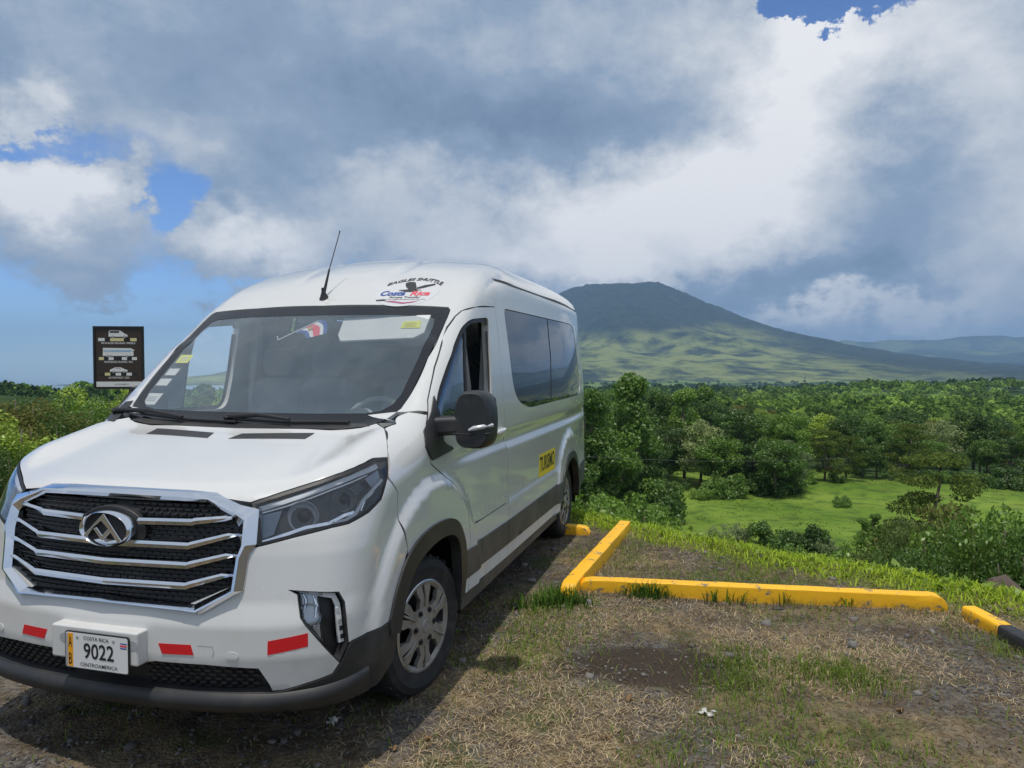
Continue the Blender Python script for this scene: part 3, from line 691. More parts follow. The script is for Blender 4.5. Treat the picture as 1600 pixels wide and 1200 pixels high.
x, y = lot_points(1100, keep=gd); V, F = stones(on_ground(x, y, .004), .018, rng); o = link_mesh('gravel', np_mesh('gravel', V, F), mstone); tag(o, kind='stuff')
# ================================================================== the van
VO = Vector((-1.38977, 4.08218, 0.0)); VTH = math.radians(15.8)

# materials
mw, n, b = principled('white_paint', (0.625, 0.623, 0.612), 0.22, coat=1.0)
b.inputs['Coat Roughness'].default_value = 0.04
tc = n.node('ShaderNodeTexCoord', 'Object')
d1 = n.noise(tc, 5.0, 6.0, 0.65); d2 = n.noise(tc, 38.0, 3.0)
sp = n.node('ShaderNodeSeparateXYZ', None, {0: tc})
low = n.ss(sp.outputs[2], 0.95, 0.35)
film = n.m('MULTIPLY', n.ss(d1, 0.42, 0.75), n.m('ADD', n.m('MULTIPLY', low, 0.38), 0.05))
n.put(b.inputs['Base Color'], n.mix(film, (0.625, 0.623, 0.612), (0.44, 0.41, 0.36)))
n.put(b.inputs['Roughness'], n.m('ADD', n.m('ADD', 0.16, n.m('MULTIPLY', d2, 0.12)), n.m('MULTIPLY', low, 0.35)))
n.put(b.inputs['Coat Weight'], n.m('SUBTRACT', 1.0, n.m('MULTIPLY', low, 0.85)))
mblk, n, b = principled('black_plastic', (0.022, 0.023, 0.026), 0.48)
tc = n.node('ShaderNodeTexCoord', 'Object'); g = n.noise(tc, 260.0, 2.0); g2 = n.noise(tc, 6.0, 5.0)
n.put(b.inputs['Normal'], n.node('ShaderNodeBump', 0, {'Strength': 0.12, 'Distance': 0.002, 'Height': g}))
n.put(b.inputs['Base Color'], n.mix(n.ss(g2, 0.4, 0.8), (0.020, 0.021, 0.024), (0.050, 0.047, 0.043)))
mgrey, n, b = principled('grey_cladding', (0.062, 0.060, 0.058), 0.55)
tc = n.node('ShaderNodeTexCoord', 'Object'); g2 = n.noise(tc, 5.0, 6.0)
n.put(b.inputs['Base Color'], n.mix(n.ss(g2, 0.35, 0.8), (0.052, 0.050, 0.049), (0.115, 0.105, 0.092)))
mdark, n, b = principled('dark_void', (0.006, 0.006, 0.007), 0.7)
mchrome, n, b = principled('chrome', (0.78, 0.80, 0.84), 0.09, 1.0)
msatin, n, b = principled('satin_metal', (0.55, 0.56, 0.58), 0.28, 0.9)
mrub, n, b = principled('tyre_rubber', (0.020, 0.020, 0.021), 0.78)
tc = n.node('ShaderNodeTexCoord', 'Object'); g2 = n.noise(tc, 9.0, 6.0, 0.7)
n.put(b.inputs['Base Color'], n.mix(n.ss(g2, 0.45, 0.8), (0.016, 0.016, 0.017), (0.060, 0.055, 0.048)))
mhub, n, b = principled('hubcap_grey', (0.30, 0.285, 0.265), 0.42, 0.35)
tc = n.node('ShaderNodeTexCoord', 'Object'); g2 = n.noise(tc, 14.0, 6.0, 0.7)
n.put(b.inputs['Base Color'], n.mix(n.ss(g2, 0.4, 0.8), (0.33, 0.31, 0.285), (0.19, 0.165, 0.135)))
mred, n, b = principled('red_reflector', (0.62, 0.012, 0.018), 0.35)
mred2, n, b = principled('tail_lamp', (0.35, 0.03, 0.02), 0.15)
myel, n, b = principled('yellow_vinyl', (0.80, 0.62, 0.02), 0.5)
mlime, n, b = principled('yellow_paper', (0.78, 0.80, 0.10), 0.6)
mink, n, b = principled('black_print', (0.012, 0.012, 0.014), 0.5)
mblue, n, b = principled('blue_print', (0.02, 0.06, 0.30), 0.5)
mredp, n, b = principled('red_print', (0.70, 0.07, 0.10), 0.5)
mpurp, n, b = principled('purple_print', (0.38, 0.08, 0.20), 0.5)
mgold, n, b = principled('gold_print', (0.45, 0.30, 0.06), 0.5)
mplate, n, b = principled('plate_white', (0.72, 0.72, 0.72), 0.4)
morange, n, b = principled('plate_orange', (0.85, 0.36, 0.01), 0.4)
mvinyl, n, b = principled('white_vinyl', (0.70, 0.70, 0.70), 0.45)
mdecal, n, b = principled('clear_decal', (0.59, 0.60, 0.61), 0.35)
mseat, n, b = principled('seat_fabric', (0.16, 0.19, 0.22), 0.85)
mdash, n, b = principled('dash_plastic', (0.26, 0.28, 0.29), 0.7)
mliner, n, b = principled('headliner', (0.72, 0.73, 0.73), 0.8)
mgtrim, n, b = principled('grey_trim', (0.36, 0.37, 0.38), 0.7)
mcurt, n, b = principled('curtain_cloth', (0.40, 0.37, 0.35), 0.9)
mcloth, n, b = principled('dark_curtain', (0.025, 0.022, 0.028), 0.9)
mlens, n, b = principled('lamp_reflector', (0.62, 0.64, 0.67), 0.22, 0.35)
mbulb, n, b = principled('lamp_dark_bezel', (0.020, 0.022, 0.028), 0.18)
mfrit, n, b = principled('black_glass_border', (0.012, 0.013, 0.016), 0.12, spec=0.5)
mtint, n, b = principled('tinted_glass', (0.005, 0.006, 0.009), 0.03, spec=0.32)

def glass(name, tint, rough=0.0, ior=1.5, film=0.0, k=2.2):
    m = bpy.data.materials.new(name); m.use_nodes = True
    t = m.node_tree; t.nodes.clear(); n = NT(t)
    fr = n.node('ShaderNodeFresnel', 0, {'IOR': ior})
    tr = n.node('ShaderNodeBsdfTransparent', 0, {0: (*tint, 1)})
    gl = n.node('ShaderNodeBsdfGlossy', 0, {'Color': (1, 1, 1, 1), 'Roughness': rough})
    s = n.node('ShaderNodeMixShader', 0, {0: n.m('MULTIPLY', fr, k, clamp=True), 1: tr, 2: gl})
    if film > 0:      # bluish veil painting the sky's milky reflection onto the pane
        tc = n.node('ShaderNodeTexCoord', 'Object')
        f = n.m('MULTIPLY', n.m('ADD', .45, n.m('MULTIPLY', n.ss(n.noise(tc, 3.0, 6.0, 0.7), 0.3, 0.8), .55)), film)
        df = n.node('ShaderNodeBsdfDiffuse', 0, {0: (0.34, 0.50, 0.60, 1)})
        s = n.node('ShaderNodeMixShader', 0, {0: f, 1: s, 2: df})
    n.node('ShaderNodeOutputMaterial', None, {0: s})
    MATS[name] = m
    return m
mwind = glass('windscreen_glass', (0.94, 0.97, 0.98), film=0.13)
mprivacy = glass('privacy_glass', (0.16, 0.18, 0.20), k=1.35)
mdoorgl = glass('door_glass', (0.30, 0.33, 0.36), film=0.03)
mclear = glass('lamp_cover', (0.95, 0.96, 0.98), k=1.8)
mplt, n, b = principled('lamp_plate', (0.34, 0.40, 0.50), 0.2)
mstrip, n, b = principled('lamp_white', (0.85, 0.87, 0.90), 0.25)

# ---- the body as a smooth solid; panels are cut out of its skin
def sst(a, b, x):
    t = np.clip((x - a) / (b - a), 0, 1); return t * t * (3 - 2 * t)
def smax(a, b, k):
    h = np.maximum(k - np.abs(a - b), 0) / k; return np.maximum(a, b) + h * h * k * .25
def smin(a, b, k): return -smax(-a, -b, k)
RHX = 3.55
def w_side(x, z):
    w = 1.03 - .085 * np.clip(z - 1.3, 0, 2) ** 1.25 - .05 * np.clip(.5 - z, 0, 1)
    w = w - .05 * np.clip(-(x + .1), 0, 2) ** 2 - .075 * np.clip((x - 3.3) / 1.5, 0, 2) ** 2
    w = w - .024 * (sst(1.125, 1.185, z) - sst(1.19, 1.25, z)) * sst(.15, .7, x)
    w = w + .012 * sst(.765, .735, z) * sst(.5, .8, x) * sst(3.1, 2.9, x)
    d = np.hypot(x + .03, z - .42); w = w + .030 * sst(.74, .655, d)
    d = np.hypot(x - RHX + .04, z - .42); w = w + .026 * sst(.67, .59, d)
    return w
def x_front(y, z):
    xc = np.interp(z, [.1, .3, .42, .55, .68, .76, 1.0, 1.16, 1.24, 1.5], [-1.0, -1.06, -1.11, -1.13, -1.125, -1.10, -1.07, -1.03, -.99, -.7])
    c = np.interp(z, [.3, .7, .95, 1.15, 1.3], [.42, .42, .48, .60, .60])
    q = np.clip(np.abs(y) / 1.06, 0, .995) ** 2.4
    return xc + c * (1 - np.sqrt(1 - q))
def z_hood(x, y):
    return 1.395 + .215 * (x + .13) - .03 * (x + .13) ** 2 - .035 * (y / .9) ** 4 + .05 * np.exp(-((np.abs(y) - .86) / .13) ** 2) * sst(-1.15, -.6, x)
def f_wind(x, y, z):
    k = math.hypot(.70, .82)
    return (-.70 * (x - .05 * (y / .85) ** 2 + .2) + .82 * (z - 1.372)) / k
def z_roof(x, y):
    c = 2.525 - .43 * np.clip((1.95 - x) / 1.33, 0, 1.12) ** 2 - .02 * np.clip((x - 3) / 1.8, 0, 3) ** 2
    rib = .010 * np.exp(-((np.abs(y) - .33) / .05) ** 2) * sst(.75, 1.3, x)
    return c - .075 * (y / .9) ** 2 - rib
def body(P):
    x, y, z = P[..., 0], np.abs(P[..., 1]), P[..., 2]
    fs = y - w_side(x, z)
    ff = (x_front(y, z) - x) * .93
    up = smin((z - z_hood(x, y)) * .96, f_wind(x, y, z), .06)
    f = smax(up, (z - z_roof(x, y)) * .95, .10)
    f = smax(f, fs, .13 + .09 * sst(1.0, 1.5, x) * sst(2.0, 2.3, z))
    f = smax(f, ff, .10)
    return smax(f, x - 4.85 + .06 * np.clip(z - 1, 0, 3), .14)
def body_n(P, h=.0015):
    e = np.eye(3) * h
    g = np.stack([body(P + e[i]) - body(P - e[i]) for i in range(3)], -1)
    return g / np.maximum(np.linalg.norm(g, axis=-1, keepdims=True), 1e-9)
def cast(Og, D, tmax=3.2, nstep=130):
    ts = np.linspace(0, tmax, nstep); st = ts[1] - ts[0]
    lo = np.zeros(len(Og)); hi = np.full(len(Og), float(tmax)); hit = np.zeros(len(Og), bool)
    for t in ts:
        m = np.where(~hit)[0]
        if not len(m): break
        v = m[body(Og[m] + D[m] * t) < 0]
        hit[v] = True; hi[v] = t; lo[v] = max(0.0, t - st)
    for _ in range(22):
        mid = (lo + hi) / 2; ins = body(Og + D * mid[:, None]) < 0
        hi = np.where(ins, mid, hi); lo = np.where(ins, lo, mid)
    return Og + D * ((lo + hi) / 2)[:, None]
# ways of unrolling the skin: side (x,z), top (x,y), front (y,z), nose (angle,z), hoop (x,angle)
def d_side(u):
    return np.c_[u[:, 0], np.full(len(u), 2.2), u[:, 1]], np.tile([0., -1., 0.], (len(u), 1))
def d_top(u):
    return np.c_[u[:, 0], u[:, 1], np.full(len(u), 3.2)], np.tile([0., 0., -1.], (len(u), 1))
def d_front(u):
    return np.c_[np.full(len(u), -1.6), u[:, 0], u[:, 1]], np.tile([1., 0., 0.], (len(u), 1))
def d_nose(u):
    a = u[:, 0] / 1.2; d = np.c_[-np.cos(a), np.sin(a), np.zeros(len(u))]
    return np.array([.3, 0, 0]) + np.c_[d[:, :2] * 2.6, u[:, 1]], -d
def d_hoop(u):
    a = u[:, 1] / 1.1; d = np.c_[np.zeros(len(u)), np.sin(a), np.cos(a)]
    return np.c_[u[:, 0], np.zeros(len(u)), np.full(len(u), 1.0)] + d * 2.6, -d
def d_rear(u):
    return np.c_[np.full(len(u), 5.6), u[:, 0], u[:, 1]], np.tile([-1., 0., 0.], (len(u), 1))

def densify(loop, sp, closed=True):
    out = []; L = len(loop)
    for i in range(L if closed else L - 1):
        a = np.array(loop[i], float); c = np.array(loop[(i + 1) % L], float)
        k = max(1, int(math.ceil(np.linalg.norm(c - a) / sp)))
        for j in range(k): out.append(a + (c - a) * j / k)
    if not closed: out.append(np.array(loop[-1], float))
    return np.array(out)
def inside(pts, loop):
    r = np.zeros(len(pts), bool); L = np.asarray(loop)
    x, y = pts[:, 0], pts[:, 1]
    j = len(L) - 1
    for i in range(len(L)):
        xi, yi = L[i]; xj, yj = L[j]
        if yi != yj:
            r ^= ((yi > y) != (yj > y)) & (x < (xj - xi) * (y - yi) / (yj - yi) + xi)
        j = i
    return r
def rounded(poly, r, seg=4):
    """fillet the corners of a 2-D polygon"""
    P = [np.array(p, float) for p in poly]; n_ = len(P); out = []
    for i in range(n_):
        p, a, c = P[i], P[i - 1], P[(i + 1) % n_]
        rr = r[i] if isinstance(r, (list, tuple)) else r
        da, dc = a - p, c - p; la, lc = np.linalg.norm(da), np.linalg.norm(dc)
        k = min(rr, la * .45, lc * .45)
        if k < 1e-4: out.append(p); continue
        s0 = p + da / la * k; s1 = p + dc / lc * k
        for q in range(seg + 1):
            t = q / seg; out.append(s0 * (1 - t) ** 2 + p * 2 * t * (1 - t) + s1 * t ** 2)
    return out
def smooth_loop(poly, it=1):
    P = [np.array(p, float) for p in poly]
    for _ in range(it):
        Q = []
        for i in range(len(P)):
            a, c = P[i], P[(i + 1) % len(P)]
            Q += [a * .75 + c * .25, a * .25 + c * .75]
        P = Q
    return P
def shrink(loop, d):
    """offset a 2-D polygon inwards by d"""
    L = np.array(loop, float); n_ = len(L)
    ar = 0.5 * np.sum(L[:, 0] * np.roll(L[:, 1], -1) - np.roll(L[:, 0], -1) * L[:, 1]); sg = 1 if ar > 0 else -1
    out = []
    for i in range(n_):
        e1 = L[i] - L[i - 1]; e2 = L[(i + 1) % n_] - L[i]
        e1 /= max(np.linalg.norm(e1), 1e-9); e2 /= max(np.linalg.norm(e2), 1e-9)
        n1 = np.array([-e1[1], e1[0]]) * sg; n2 = np.array([-e2[1], e2[0]]) * sg
        m = n1 + n2; l = np.linalg.norm(m)
        if l < 1e-6: m = n1; k = d
        else: m /= l; k = d / max(0.35, float(m @ n1))
        out.append(L[i] + m * k)
    return out
def mirror_half(h):
    """half outline from centre line to centre line (u>0) -> whole outline"""
    return list(h) + [(-p[0], p[1]) for p in reversed(h) if abs(p[0]) > 1e-6]
def mirror_v(h):
    return list(h) + [(p[0], -p[1]) for p in reversed(h) if abs(p[1]) > 1e-6]

def surf(dom, u, off=0.0):
    Og, D = dom(np.asarray(u, float)); P = cast(Og, D); N = body_n(P)
    return P + N * off, N
def panel(name, dom, outer, mat, parent, holes=(), sp=.045, off=0.0, flange=.02, side=1, thick=None, deep=None):
    """a sheet lying on the body skin, with returned edges; side -1 builds it on the other flank"""
    loops = [densify(outer, sp)] + [densify(h, sp * .8) for h in holes]
    B = np.concatenate(loops); edges = []; k = 0; lens = []
    for L in loops:
        m = len(L); edges += [(k + i, k + (i + 1) % m) for i in range(m)]; lens.append((k, m)); k += m
    mn, mx = B.min(0), B.max(0)
    ny = int((mx[1] - mn[1]) / (sp * .87)) + 1; nx = int((mx[0] - mn[0]) / sp) + 1
    gx, gy = np.meshgrid(np.arange(nx + 1), np.arange(ny + 1))
    G = np.c_[(mn[0] + (gx + .5 * (gy % 2)) * sp).ravel(), (mn[1] + gy * sp * .87).ravel()]
    keep = inside(G, loops[0])
    for h in loops[1:]: keep &= ~inside(G, h)
    G = G[keep]
    if len(G):
        dm = np.full(len(G), 9.)
        for c in range(0, len(B), 200):
            dm = np.minimum(dm, np.sqrt(((G[:, None] - B[None, c:c + 200]) ** 2).sum(-1)).min(1))
        G = G[dm > sp * .45]
    U = np.concatenate([B, G])
    vo, eo, fo, ov, _, _ = delaunay_2d_cdt([Vector(p) for p in U], edges, [], 0, 1e-7)
    UO = np.array([tuple(p) for p in vo])
    T = np.array(fo, int).reshape(-1, 3)
    cen = UO[T].mean(1)
    ok = inside(cen, loops[0])
    for h in loops[1:]: ok &= ~inside(cen, h)
    T = T[ok]
    back = {}
    for i, lst in enumerate(ov):
        for q in lst: back[q] = i
    P, N = surf(dom, UO, off)
    V = [tuple(p) for p in P]; NN = [tuple(p) for p in N]; F = []
    for t in T:
        a, b_, c = P[t[0]], P[t[1]], P[t[2]]
        F.append(tuple(t) if np.dot(np.cross(b_ - a, c - a), N[t[0]]) > 0 else (t[0], t[2], t[1]))
    if flange:
        for li, (s0, m) in enumerate(lens):
            idx = [back[s0 + i] for i in range(m)]
            base = len(V); fl = deep[li] if deep else flange
            for i in range(m):
                p = P[idx[i]]; nrm = N[idx[i]]
                tan = P[idx[(i + 1) % m]] - P[idx[i - 1]]; tan /= max(np.linalg.norm(tan), 1e-9)
                side_n = np.cross(tan, nrm)
                V += [tuple(p), tuple(p - nrm * fl)]; NN += [tuple(side_n), tuple(side_n)]
            cen3 = P[idx].mean(0)
            for i in range(m):
                j = (i + 1) % m
                F.append((base + 2 * i, base + 2 * i + 1, base + 2 * j + 1, base + 2 * j))
    V = np.array(V); NN = np.array(NN)
    sy = -1.0 if side > 0 else 1.0                  # van y points to the driver's left, Blender's local y the other way
    V = V * [1, sy, 1]; NN = NN * [1, sy, 1]
    if sy < 0: F = [tuple(reversed(f)) for f in F]
    me = bpy.data.meshes.new(name); me.from_pydata([tuple(p) for p in V], [], F)
    # keep faces agreeing with their normals
    me.shade_smooth()
    Nn = NN / np.maximum(np.linalg.norm(NN, axis=1, keepdims=True), 1e-9)
    import bmesh
    bm = bmesh.new(); bm.from_mesh(me); bm.verts.ensure_lookup_table()
    for f in bm.faces:
        a = sum((Vector(Nn[v.index]) for v in f.verts), Vector())
        if f.normal.dot(a) < 0 and len(f.verts) == 3: f.normal_flip()
        elif len(f.verts) == 4:
            # flange walls: look away from their own sheet
            if f.normal.dot(a) < 0:
                for v in f.verts: Nn[v.index] = -Nn[v.index]
    bm.to_mesh(me); bm.free()
    me.normals_split_custom_set_from_vertices([tuple(p) for p in Nn])
    return link_mesh(name, me, mat, parent)
def both(name, dom, outer, mat, parent, **kw):
    return [panel(name, dom, outer, mat, parent, side=1, **kw), panel(name, dom, outer, mat, parent, side=-1, **kw)]
def ribbon(name, dom, pts, w, mat, parent, off=.004, h=.0, sp=.04, van_side=1, closed=False):
    """a narrow strip along a line on the skin"""
    P = densify(pts, sp, closed); n_ = len(P); L = []; R = []
    for i in range(n_):
        a = P[(i - 1) % n_ if closed else max(0, i - 1)]; c = P[(i + 1) % n_ if closed else min(n_ - 1, i + 1)]
        t = c - a; t /= max(np.linalg.norm(t), 1e-9); nn = np.array([-t[1], t[0]])
        L.append(P[i] + nn * w / 2); R.append(P[i] - nn * w / 2)
    poly = L + R[::-1]
    return panel(name, dom, poly, mat, parent, sp=sp, off=off, flange=max(.003, off), side=van_side)

VAN = empty('passenger_van', VO, math.pi / 2 - VTH)
tag(VAN, 'white high-roof passenger van with a chrome grille, parked on the gravel lot', 'van')

# ---- outlines (van metres), read along the left flank and mirrored
SEAM = .0035
hood_front = [(0, 1.19)]
HL = [(0.556, 1.083), (0.534, 1.150), (0.64, 1.186), (0.815, 1.239), (1.018, 1.293), (1.106, 1.287), (1.068, 1.204), (1.022, 1.119), (0.955, 1.078), (0.869, 1.047), (0.81, 1.040), (0.684, 1.013), (0.562, 0.98)]
FOG = [(0.660, 0.812), (0.823, 0.786), (0.842, 0.742), (0.852, 0.573), (0.821, 0.497), (0.781, 0.559), (0.714, 0.67), (0.698, 0.703), (0.690, 0.790)]
# front bumper skin: white, from grille and lamps down to the black apron
low_edge = [(0, .512), (.177, .512), (.22, .523), (.40, .522), (.571, .509), (.603, .441), (.612, .412), (.64, .413), (.796, .462), (.821, .497)]
BUMP = mirror_half([(0, .75), (.33, .75), (.485, .83), (.512, .975)] + [(0.562, 0.979), (0.684, 1.012), (0.81, 1.039), (0.869, 1.046), (0.955, 1.077), (1.022, 1.118), (1.066, 1.200)] +
     [(1.125, 1.132), (1.125, 1.00), (1.175, .86), (1.125, .76), (1.075, .66), (1.052, .584), (.864, .577)] + [(.853, .573)] + [(0.842, 0.742), (0.823, 0.786), (0.660, 0.812), (0.690, 0.790), (0.698, 0.703), (0.714, 0.67), (0.781, 0.559), (.819, .499)] + low_edge[::-1][1:])
panel('front_bumper', d_nose, BUMP, mw, VAN, sp=.035, flange=.03)
# black lower apron with its lip
APR = mirror_half([(0, .405), (.35, .400), (.60, .404), (.64, .409), (.796, .458), (.823, .493), (.856, .568), (.864, .573), (1.046, .58), (1.075, .60), (1.085, .50), (1.06, .395), (.964, .338), (.894, .332), (.638, .330), (.552, .312), (.507, .335), (.35, .328), (0, .322)])
panel('lower_apron', d_nose, APR, mblk, VAN, sp=.035, off=.006, flange=.05)
# forward lip of the apron
us = np.linspace(-.93, .93, 60); V = []; F = []
for u_ in us:
    k_ = 1 - .75 * abs(u_ / .93) ** 6
    for z_, o_ in ((.404, .004), (.398, .020), (.386, .036), (.362, .042), (.340, .036), (.326, .012)):
        dz_ = .035 * max(0, abs(u_) - .62) / .31 if z_ > .35 else 0
        V.append(tuple(surf(d_nose, [(u_, z_ + dz_)], o_ * k_ + .004)[0][0]))
for i in range(59):
    for q in range(5): F.append((i * 6 + q, i * 6 + q + 1, (i + 1) * 6 + q + 1, (i + 1) * 6 + q))
m_ = MB(); m_.add(V, F); m_.build('apron_lip', mblk, VAN, van=True, smooth=True, angle=60)
# recessed honeycomb intake between skin and lip
INT = mirror_half([(0, .508), (.22, .519), (.40, .518), (.566, .506), (.598, .44), (.604, .402), (.35, .396), (0, .402)])
intake = panel('lower_intake', d_nose, INT, mblk, VAN, sp=.05, off=-.035, flange=.0)
import bmesh as _bm
cells = MB()
for row in range(6):
    for k in range(-17, 18):
        u0 = k * .036 + (row % 2) * .018; z0 = .416 + row * .017
        if not (abs(u0) < .57 - max(0, .44 - z0) * 0 and abs(u0) > .17): continue
        q = np.array([(u0 - .015, z0), (u0 - .009, z0 + .007), (u0 + .009, z0 + .007), (u0 + .015, z0), (u0 + .009, z0 - .007), (u0 - .009, z0 - .007)])
        if not inside(q, np.array(INT)).all(): continue
        P0, N0 = surf(d_nose, q, -.034); P1, _ = surf(d_nose, q.mean(0) + (q - q.mean(0)) * .72, -.020)
        cells.add(list(P0) + list(P1), [(6, 7, 8, 9, 10, 11)] + [(i, (i + 1) % 6, 6 + (i + 1) % 6, 6 + i) for i in range(6)])
c = cells.build('intake_mesh', mblk, intake, van=True); c['kind'] = 'stuff'

# hood
lamp_top = surf(d_nose, densify([(u, z + .0015) for u, z in HL[1:6]], .06, False))[0]
HOOD = [(-1.0, 0), (-.995, .20), (-.965, .42), (-.950, .54)] + [(p[0], p[1]) for p in lamp_top] + [(-.337, .917), (-.221, .848), (-.142, .767), (-.175, .70), (-.21, .55), (-.215, .3), (-.215, 0)]
panel('hood', d_top, mirror_v(HOOD), mw, VAN, sp=.04, flange=.025)
for yv in ([(-.374, .063), (-.295, .085), (-.250, .478), (-.335, .474)],):
    both('hood_vent', d_top, yv, mblk, VAN, sp=.05, off=.002, flange=.004)

# windscreen: black border and the pane
WSO = [(-.0, 1.378), (.40, 1.383), (.62, 1.392), (.72, 1.404), (.80, 1.434), (.846, 1.485), (.862, 1.55), (.868, 1.75), (.866, 1.95), (.856, 2.045), (.838, 2.062), (.50, 2.078), (0, 2.085)]
WSI = [(0, 1.456), (.40, 1.457), (.66, 1.462), (.74, 1.474), (.79, 1.505), (.812, 1.56), (.814, 1.75), (.806, 1.94), (.79, 1.99), (.75, 2.008), (.50, 2.02), (0, 2.024)]
wso, wsi = mirror_half(WSO), mirror_half(WSI)
ws = panel('windscreen', d_front, wso, mfrit, VAN, holes=[wsi], sp=.04, off=-.003, flange=.006)
panel('windscreen_pane', d_front, wsi, mwind, ws, sp=.08, off=-.004, flange=0)

# roof cap with pillars
def hoop(x, z, y): return (x, math.atan2(y, z - 1.0) * 1.1)
half = [(4.72, 0), (4.72, .52), (4.69, .62)]
rail = [(4.55, 2.300), (4.18, 2.302), (2.68, 2.308), (1.86, 2.308), (1.418, 2.316)]
def side_y(x, z): return float(w_side(np.array([x]), np.array([z]))[0]) - .012
pts = [hoop(x, z, surf(d_side, [(x, z)])[0][0][1]) for x, z in rail]
pts += [hoop(x, z, surf(d_side, [(x, z)])[0][0][1]) for x, z in [(1.33, 2.26), (1.262, 2.106)]]
door_top = [(1.262, 2.104), (0.868, 2.075), (0.721, 2.044), (0.648, 2.005), (0.545, 1.935), (0.397, 1.825), (0.251, 1.699), (0.14, 1.596), (0.067, 1.527), (0.02, 1.470), (-.01, 1.430)]
pts += [hoop(x, z, surf(d_side, [(x, z)])[0][0][1]) for x, z in door_top[1:-1]]
lowseam = [(-.036, 1.470), (-.075, 1.452), (-.115, 1.429)]
pts += [hoop(x, z, surf(d_side, [(x, z)])[0][0][1]) for x, z in lowseam]
wse = surf(d_front, [(p[0] + (.004 if i < 10 else 0), p[1] + (.003 if i > 9 else 0)) for i, p in enumerate(WSO)][4:])[0]
pts += [hoop(p[0], p[2], p[1]) for p in wse]
ROOF = [(4.72, 0.0)] + [(4.72, .40), (4.70, .62)] + pts
ROOF = mirror_v(ROOF)
panel('roof', d_hoop, ROOF, mw, VAN, sp=.045, flange=.02)

# flank behind the door
def arc(cx, cz, r, a0, a1, k=22, sx=1.0):
    return [(cx + r * sx * math.cos(math.radians(a0 + (a1 - a0) * i / k)), cz + r * math.sin(math.radians(a0 + (a1 - a0) * i / k))) for i in range(k + 1)]
ra = arc(RHX - .04, .36, .485, 180, 0, 22)
SWIN = rounded([(1.475, 2.108), (3.95, 2.118), (4.19, 2.075), (4.315, 1.487), (4.225, 1.383), (1.93, 1.372), (1.56, 1.47)], [.06, .05, .10, .10, .10, .20, .22], 5)
SIDE = [(1.262, 2.104), (1.33, 2.262), (1.418, 2.313), (1.86, 2.305), (2.68, 2.305), (4.18, 2.299), (4.66, 2.297), (4.74, 2.20), (4.79, 1.4), (4.80, .9), (4.79, .45), (RHX + .47, .42)] + ra[::-1] + [(RHX - .53, .40), (2.9, .365), (1.32, .375), (1.305, .56), (1.366, .77), (1.35, 1.04), (1.285, 1.35), (1.287, 1.60), (1.284, 1.88)]
def gap(loop): return shrink(loop, SEAM)
for s_ in (1, -1):
    sp_ = panel('side_panel', d_side, gap(SIDE), mw, VAN, holes=[SWIN], sp=.05, flange=.025, side=s_)
    wn_ = panel('side_window', d_side, shrink(SWIN, .006), mprivacy, VAN, sp=.10, off=-.003, flange=.01, side=s_)
    ribbon('window_joint', d_side, [(2.855, 2.105), (2.853, 1.76), (2.75, 1.385)], .004, mink, wn_, off=.0005, van_side=s_)
    ribbon('rain_gutter', d_side, [(1.43, 2.307), (1.86, 2.300), (2.68, 2.301), (4.18, 2.294), (4.60, 2.291)], .012, mink, sp_, off=.002, van_side=s_)

# front door
DOOR = [(1.262, 2.104), (0.868, 2.075), (0.721, 2.044), (0.648, 2.005), (0.545, 1.935), (0.397, 1.825), (0.251, 1.699), (0.14, 1.596), (0.067, 1.527), (0.01, 1.455), (-.052, 1.385), (-.085, 1.28), (-.06, 1.21), (.10, 1.13), (.30, 1.02), (.43, .88), (.47, .72), (.462, .55), (.445, .40), (.90, .383), (1.32, .375), (1.305, .56), (1.366, .77), (1.35, 1.04), (1.285, 1.35), (1.287, 1.60), (1.284, 1.88)]
DWIN = rounded([(1.088, 2.022), (0.742, 1.992), (0.619, 1.939), (0.52, 1.867), (0.329, 1.718), (0.187, 1.597), (0.134, 1.547), (0.045, 1.440), (.08, 1.405), (.99, 1.392), (1.045, 1.62)], [.05, .1, .05, .05, .05, .03, .03, .03, .03, .09, .1], 4)
SPLIT = [(.514, 1.42), (.586, 1.72), (.655, 1.955)]
for s_ in (1, -1):
    dr = panel('front_door', d_side, gap(DOOR), mw, VAN, holes=[DWIN], sp=.045, flange=.022, side=s_, deep=[.022, .05])
    inner = shrink(DWIN, .012)
    ribbon('window_seal', d_side, densify(inner, .05), .028, mink, dr, off=-.012, van_side=s_, closed=False)
    # main pane wound down, fixed quarter stays
    quarter = [(0.10, 1.43), (0.134, 1.54), (0.187, 1.59), (0.329, 1.711), (0.52, 1.860), (0.619, 1.930), (0.655, 1.945), (.60, 1.72), (.565, 1.43)]
    panel('quarter_pane', d_side, quarter, mdoorgl, dr, sp=.08, off=-.022, flange=0, side=s_)
    ribbon('window_post', d_side, [(.565, 1.40), (.60, 1.72), (.665, 1.955)], .03, mink, dr, off=-.016, van_side=s_)
    ribbon('door_scuff', d_side, [(.62, .757), (.80, .757), (1.30, .757)], .012, mgrey, dr, off=.0012, van_side=s_)
    hb = MB()
    hy = .998 if s_ > 0 else -.998
    sg = 1 if s_ > 0 else -1
    hb.tube([(1.03, (1.005) * sg, 1.262), (1.05, 1.045 * sg, 1.264), (1.14, 1.056 * sg, 1.266), (1.225, 1.045 * sg, 1.266), (1.24, 1.005 * sg, 1.266)], [.016, .018, .019, .018, .014], 10)
    hb.build('door_handle', mw, dr, smooth=True, van=True)

